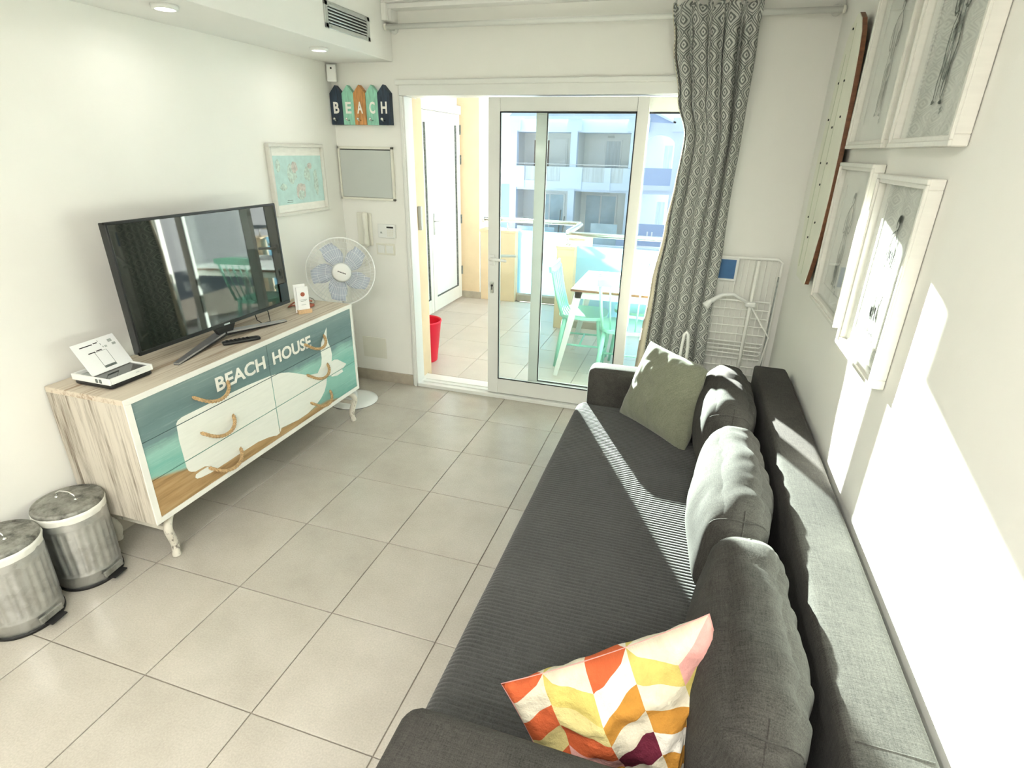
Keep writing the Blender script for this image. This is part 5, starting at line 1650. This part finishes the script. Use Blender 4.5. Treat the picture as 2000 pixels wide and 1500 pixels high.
# ground floor railing glass
part('terrace_pane', 'far_glass', (-6.3, -4.4, D - 1.6, D - 1.55, -2.5, -1.75), (-2.6, -1.35, D - 1.6, D - 1.55, -2.5, -1.45))
part('terrace_wall', 'far_blue', (-7.2, -.7, D - 1.55, D - 1.4, -2.7, -2.0))
for k, (x0, zz) in enumerate(((-4.45, -1.0), (-4.25, -1.3))):
    b = BM(); tube(b, [(x0, D - .6, -2.6), (x0 + .12, D - .6, zz)], .03, 6); obj('parasol_pole', b, 'ink', fb)
# arched end bay with gable roof
b = BM()
pts = [(-.62, 2.62), (-.62, 2.05)]
for k in range(13):
    a = PI * k / 12
    pts.append((.08 - .70 * math.cos(a), 2.05 + .42 * math.sin(a)))
pts += [(.78, 2.05), (.78, 2.62)]
prism(b, pts, (0, D - .05, 0), (1, 0, 0), (0, 0, 1), (0, 1, 0), .25)
obj('arch', b, 'far_white', fb)
part('end_parapet', 'far_blue', (-.70, .80, D - .10, D + .05, .28, 1.05), (-.75, 1.0, D - 1.60, D - 1.45, -2.35, -1.36))
part('end_sill', 'far_white', (-.72, .85, D - .14, D + .06, .05, .28))
part('end_back_wall', 'far_recess', (-.62, .45, D + 1.5, D + 1.6, -2.7, 2.56))
window(.28, .66, .32, 2.05, ('far_curtained',), D + 1.2, False)
window(.20, .60, -2.6, -.55, ('far_curtained',), D + 1.2, False)
me = text_mesh('11', .42, (-.02, D - 1.61, -1.98), (1, 0, 0), (0, 0, 1), -.02, .02)
for v in me.vertices: v.co.y = D - 1.60 - abs(v.co.y - (D - 1.61))
obj('house_number', me, 'card', fb, label='white house number 11')
b = BM(); prism(b, [(-1.05, 3.06), (.62, 2.98), (-.45, 3.46), (-1.05, 3.42)], (0, D - .05, 0), (1, 0, 0), (0, 0, 1), (0, 1, 0), .3); obj('gable', b, 'far_blue', fb)
b = BM(); prism(b, [(-.50, 3.46), (.68, 2.96), (.74, 3.02), (-.48, 3.55)], (0, D - .2, 0), (1, 0, 0), (0, 0, 1), (0, 1, 0), 1.2); obj('gable_verge', b, 'far_white', fb)
# main roof, pitched back
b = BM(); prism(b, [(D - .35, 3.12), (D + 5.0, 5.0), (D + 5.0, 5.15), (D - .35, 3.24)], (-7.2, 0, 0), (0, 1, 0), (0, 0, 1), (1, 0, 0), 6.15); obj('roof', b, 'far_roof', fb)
# low wall and planter strip in front
pw = thing('garden_wall', 'low pale blue boundary wall in front of the opposite building', 'wall', (-2, 24, -2.7))
b = BM(); box(b, -12, 8, 23.9, 24.1, -2.7, -2.15); obj('wall_body', b, 'far_blue', pw)
b = BM(); box(b, -12.05, 8.05, 23.85, 24.15, -2.15, -2.08); obj('coping', b, 'far_white', pw)
# neighbouring wing further left
nw = thing('neighbour_wing', 'shaded neighbouring wing at the left of the opposite building', 'building', (-8.2, D + 1, -2.7))
b = BM(); box(b, -8.9, -7.25, D + .9, D + 1.1, -2.7, .05); obj('lower_wall', b, 'far_blue', nw)
b = BM(); box(b, -8.9, -7.25, D + .8, D + 1.1, .05, .30); obj('slab', b, 'far_white', nw)
b = BM(); box(b, -8.9, -7.25, D + 2.4, D + 2.5, .30, 2.6); obj('recess_wall', b, 'far_recess', nw)
b = BM(); box(b, -7.75, -7.45, D + 2.3, D + 2.4, .30, 2.1); obj('doorway', b, 'far_dark', nw)
b = BM(); box(b, -8.9, -7.25, D + .8, D + 2.5, 2.6, 3.3); obj('fascia', b, 'far_white', nw)

# plain wing of the complex further right
rw = thing('side_wing', 'plain pale wing of the complex to the right of the opposite building', 'building', (6, D + 1, -2.7))
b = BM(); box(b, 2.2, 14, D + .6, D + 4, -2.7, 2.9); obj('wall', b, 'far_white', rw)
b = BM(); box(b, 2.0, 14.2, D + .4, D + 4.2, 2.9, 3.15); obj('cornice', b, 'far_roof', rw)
for z0 in (-2.2, .5):
    for k in range(4):
        x0 = 3.0 + k * 2.8
        b = BM(); box(b, x0 - .07, x0 + 1.47, D + .55, D + .6, z0 - .07, z0 + 1.57); o = obj('window', b, 'white_render', rw)
        b = BM(); box(b, x0, x0 + .68, D + .53, D + .57, z0, z0 + 1.5); obj('pane', b, 'far_glass', o)
        b = BM(); box(b, x0 + .72, x0 + 1.4, D + .53, D + .57, z0, z0 + 1.5); obj('pane', b, 'far_curtained', o)
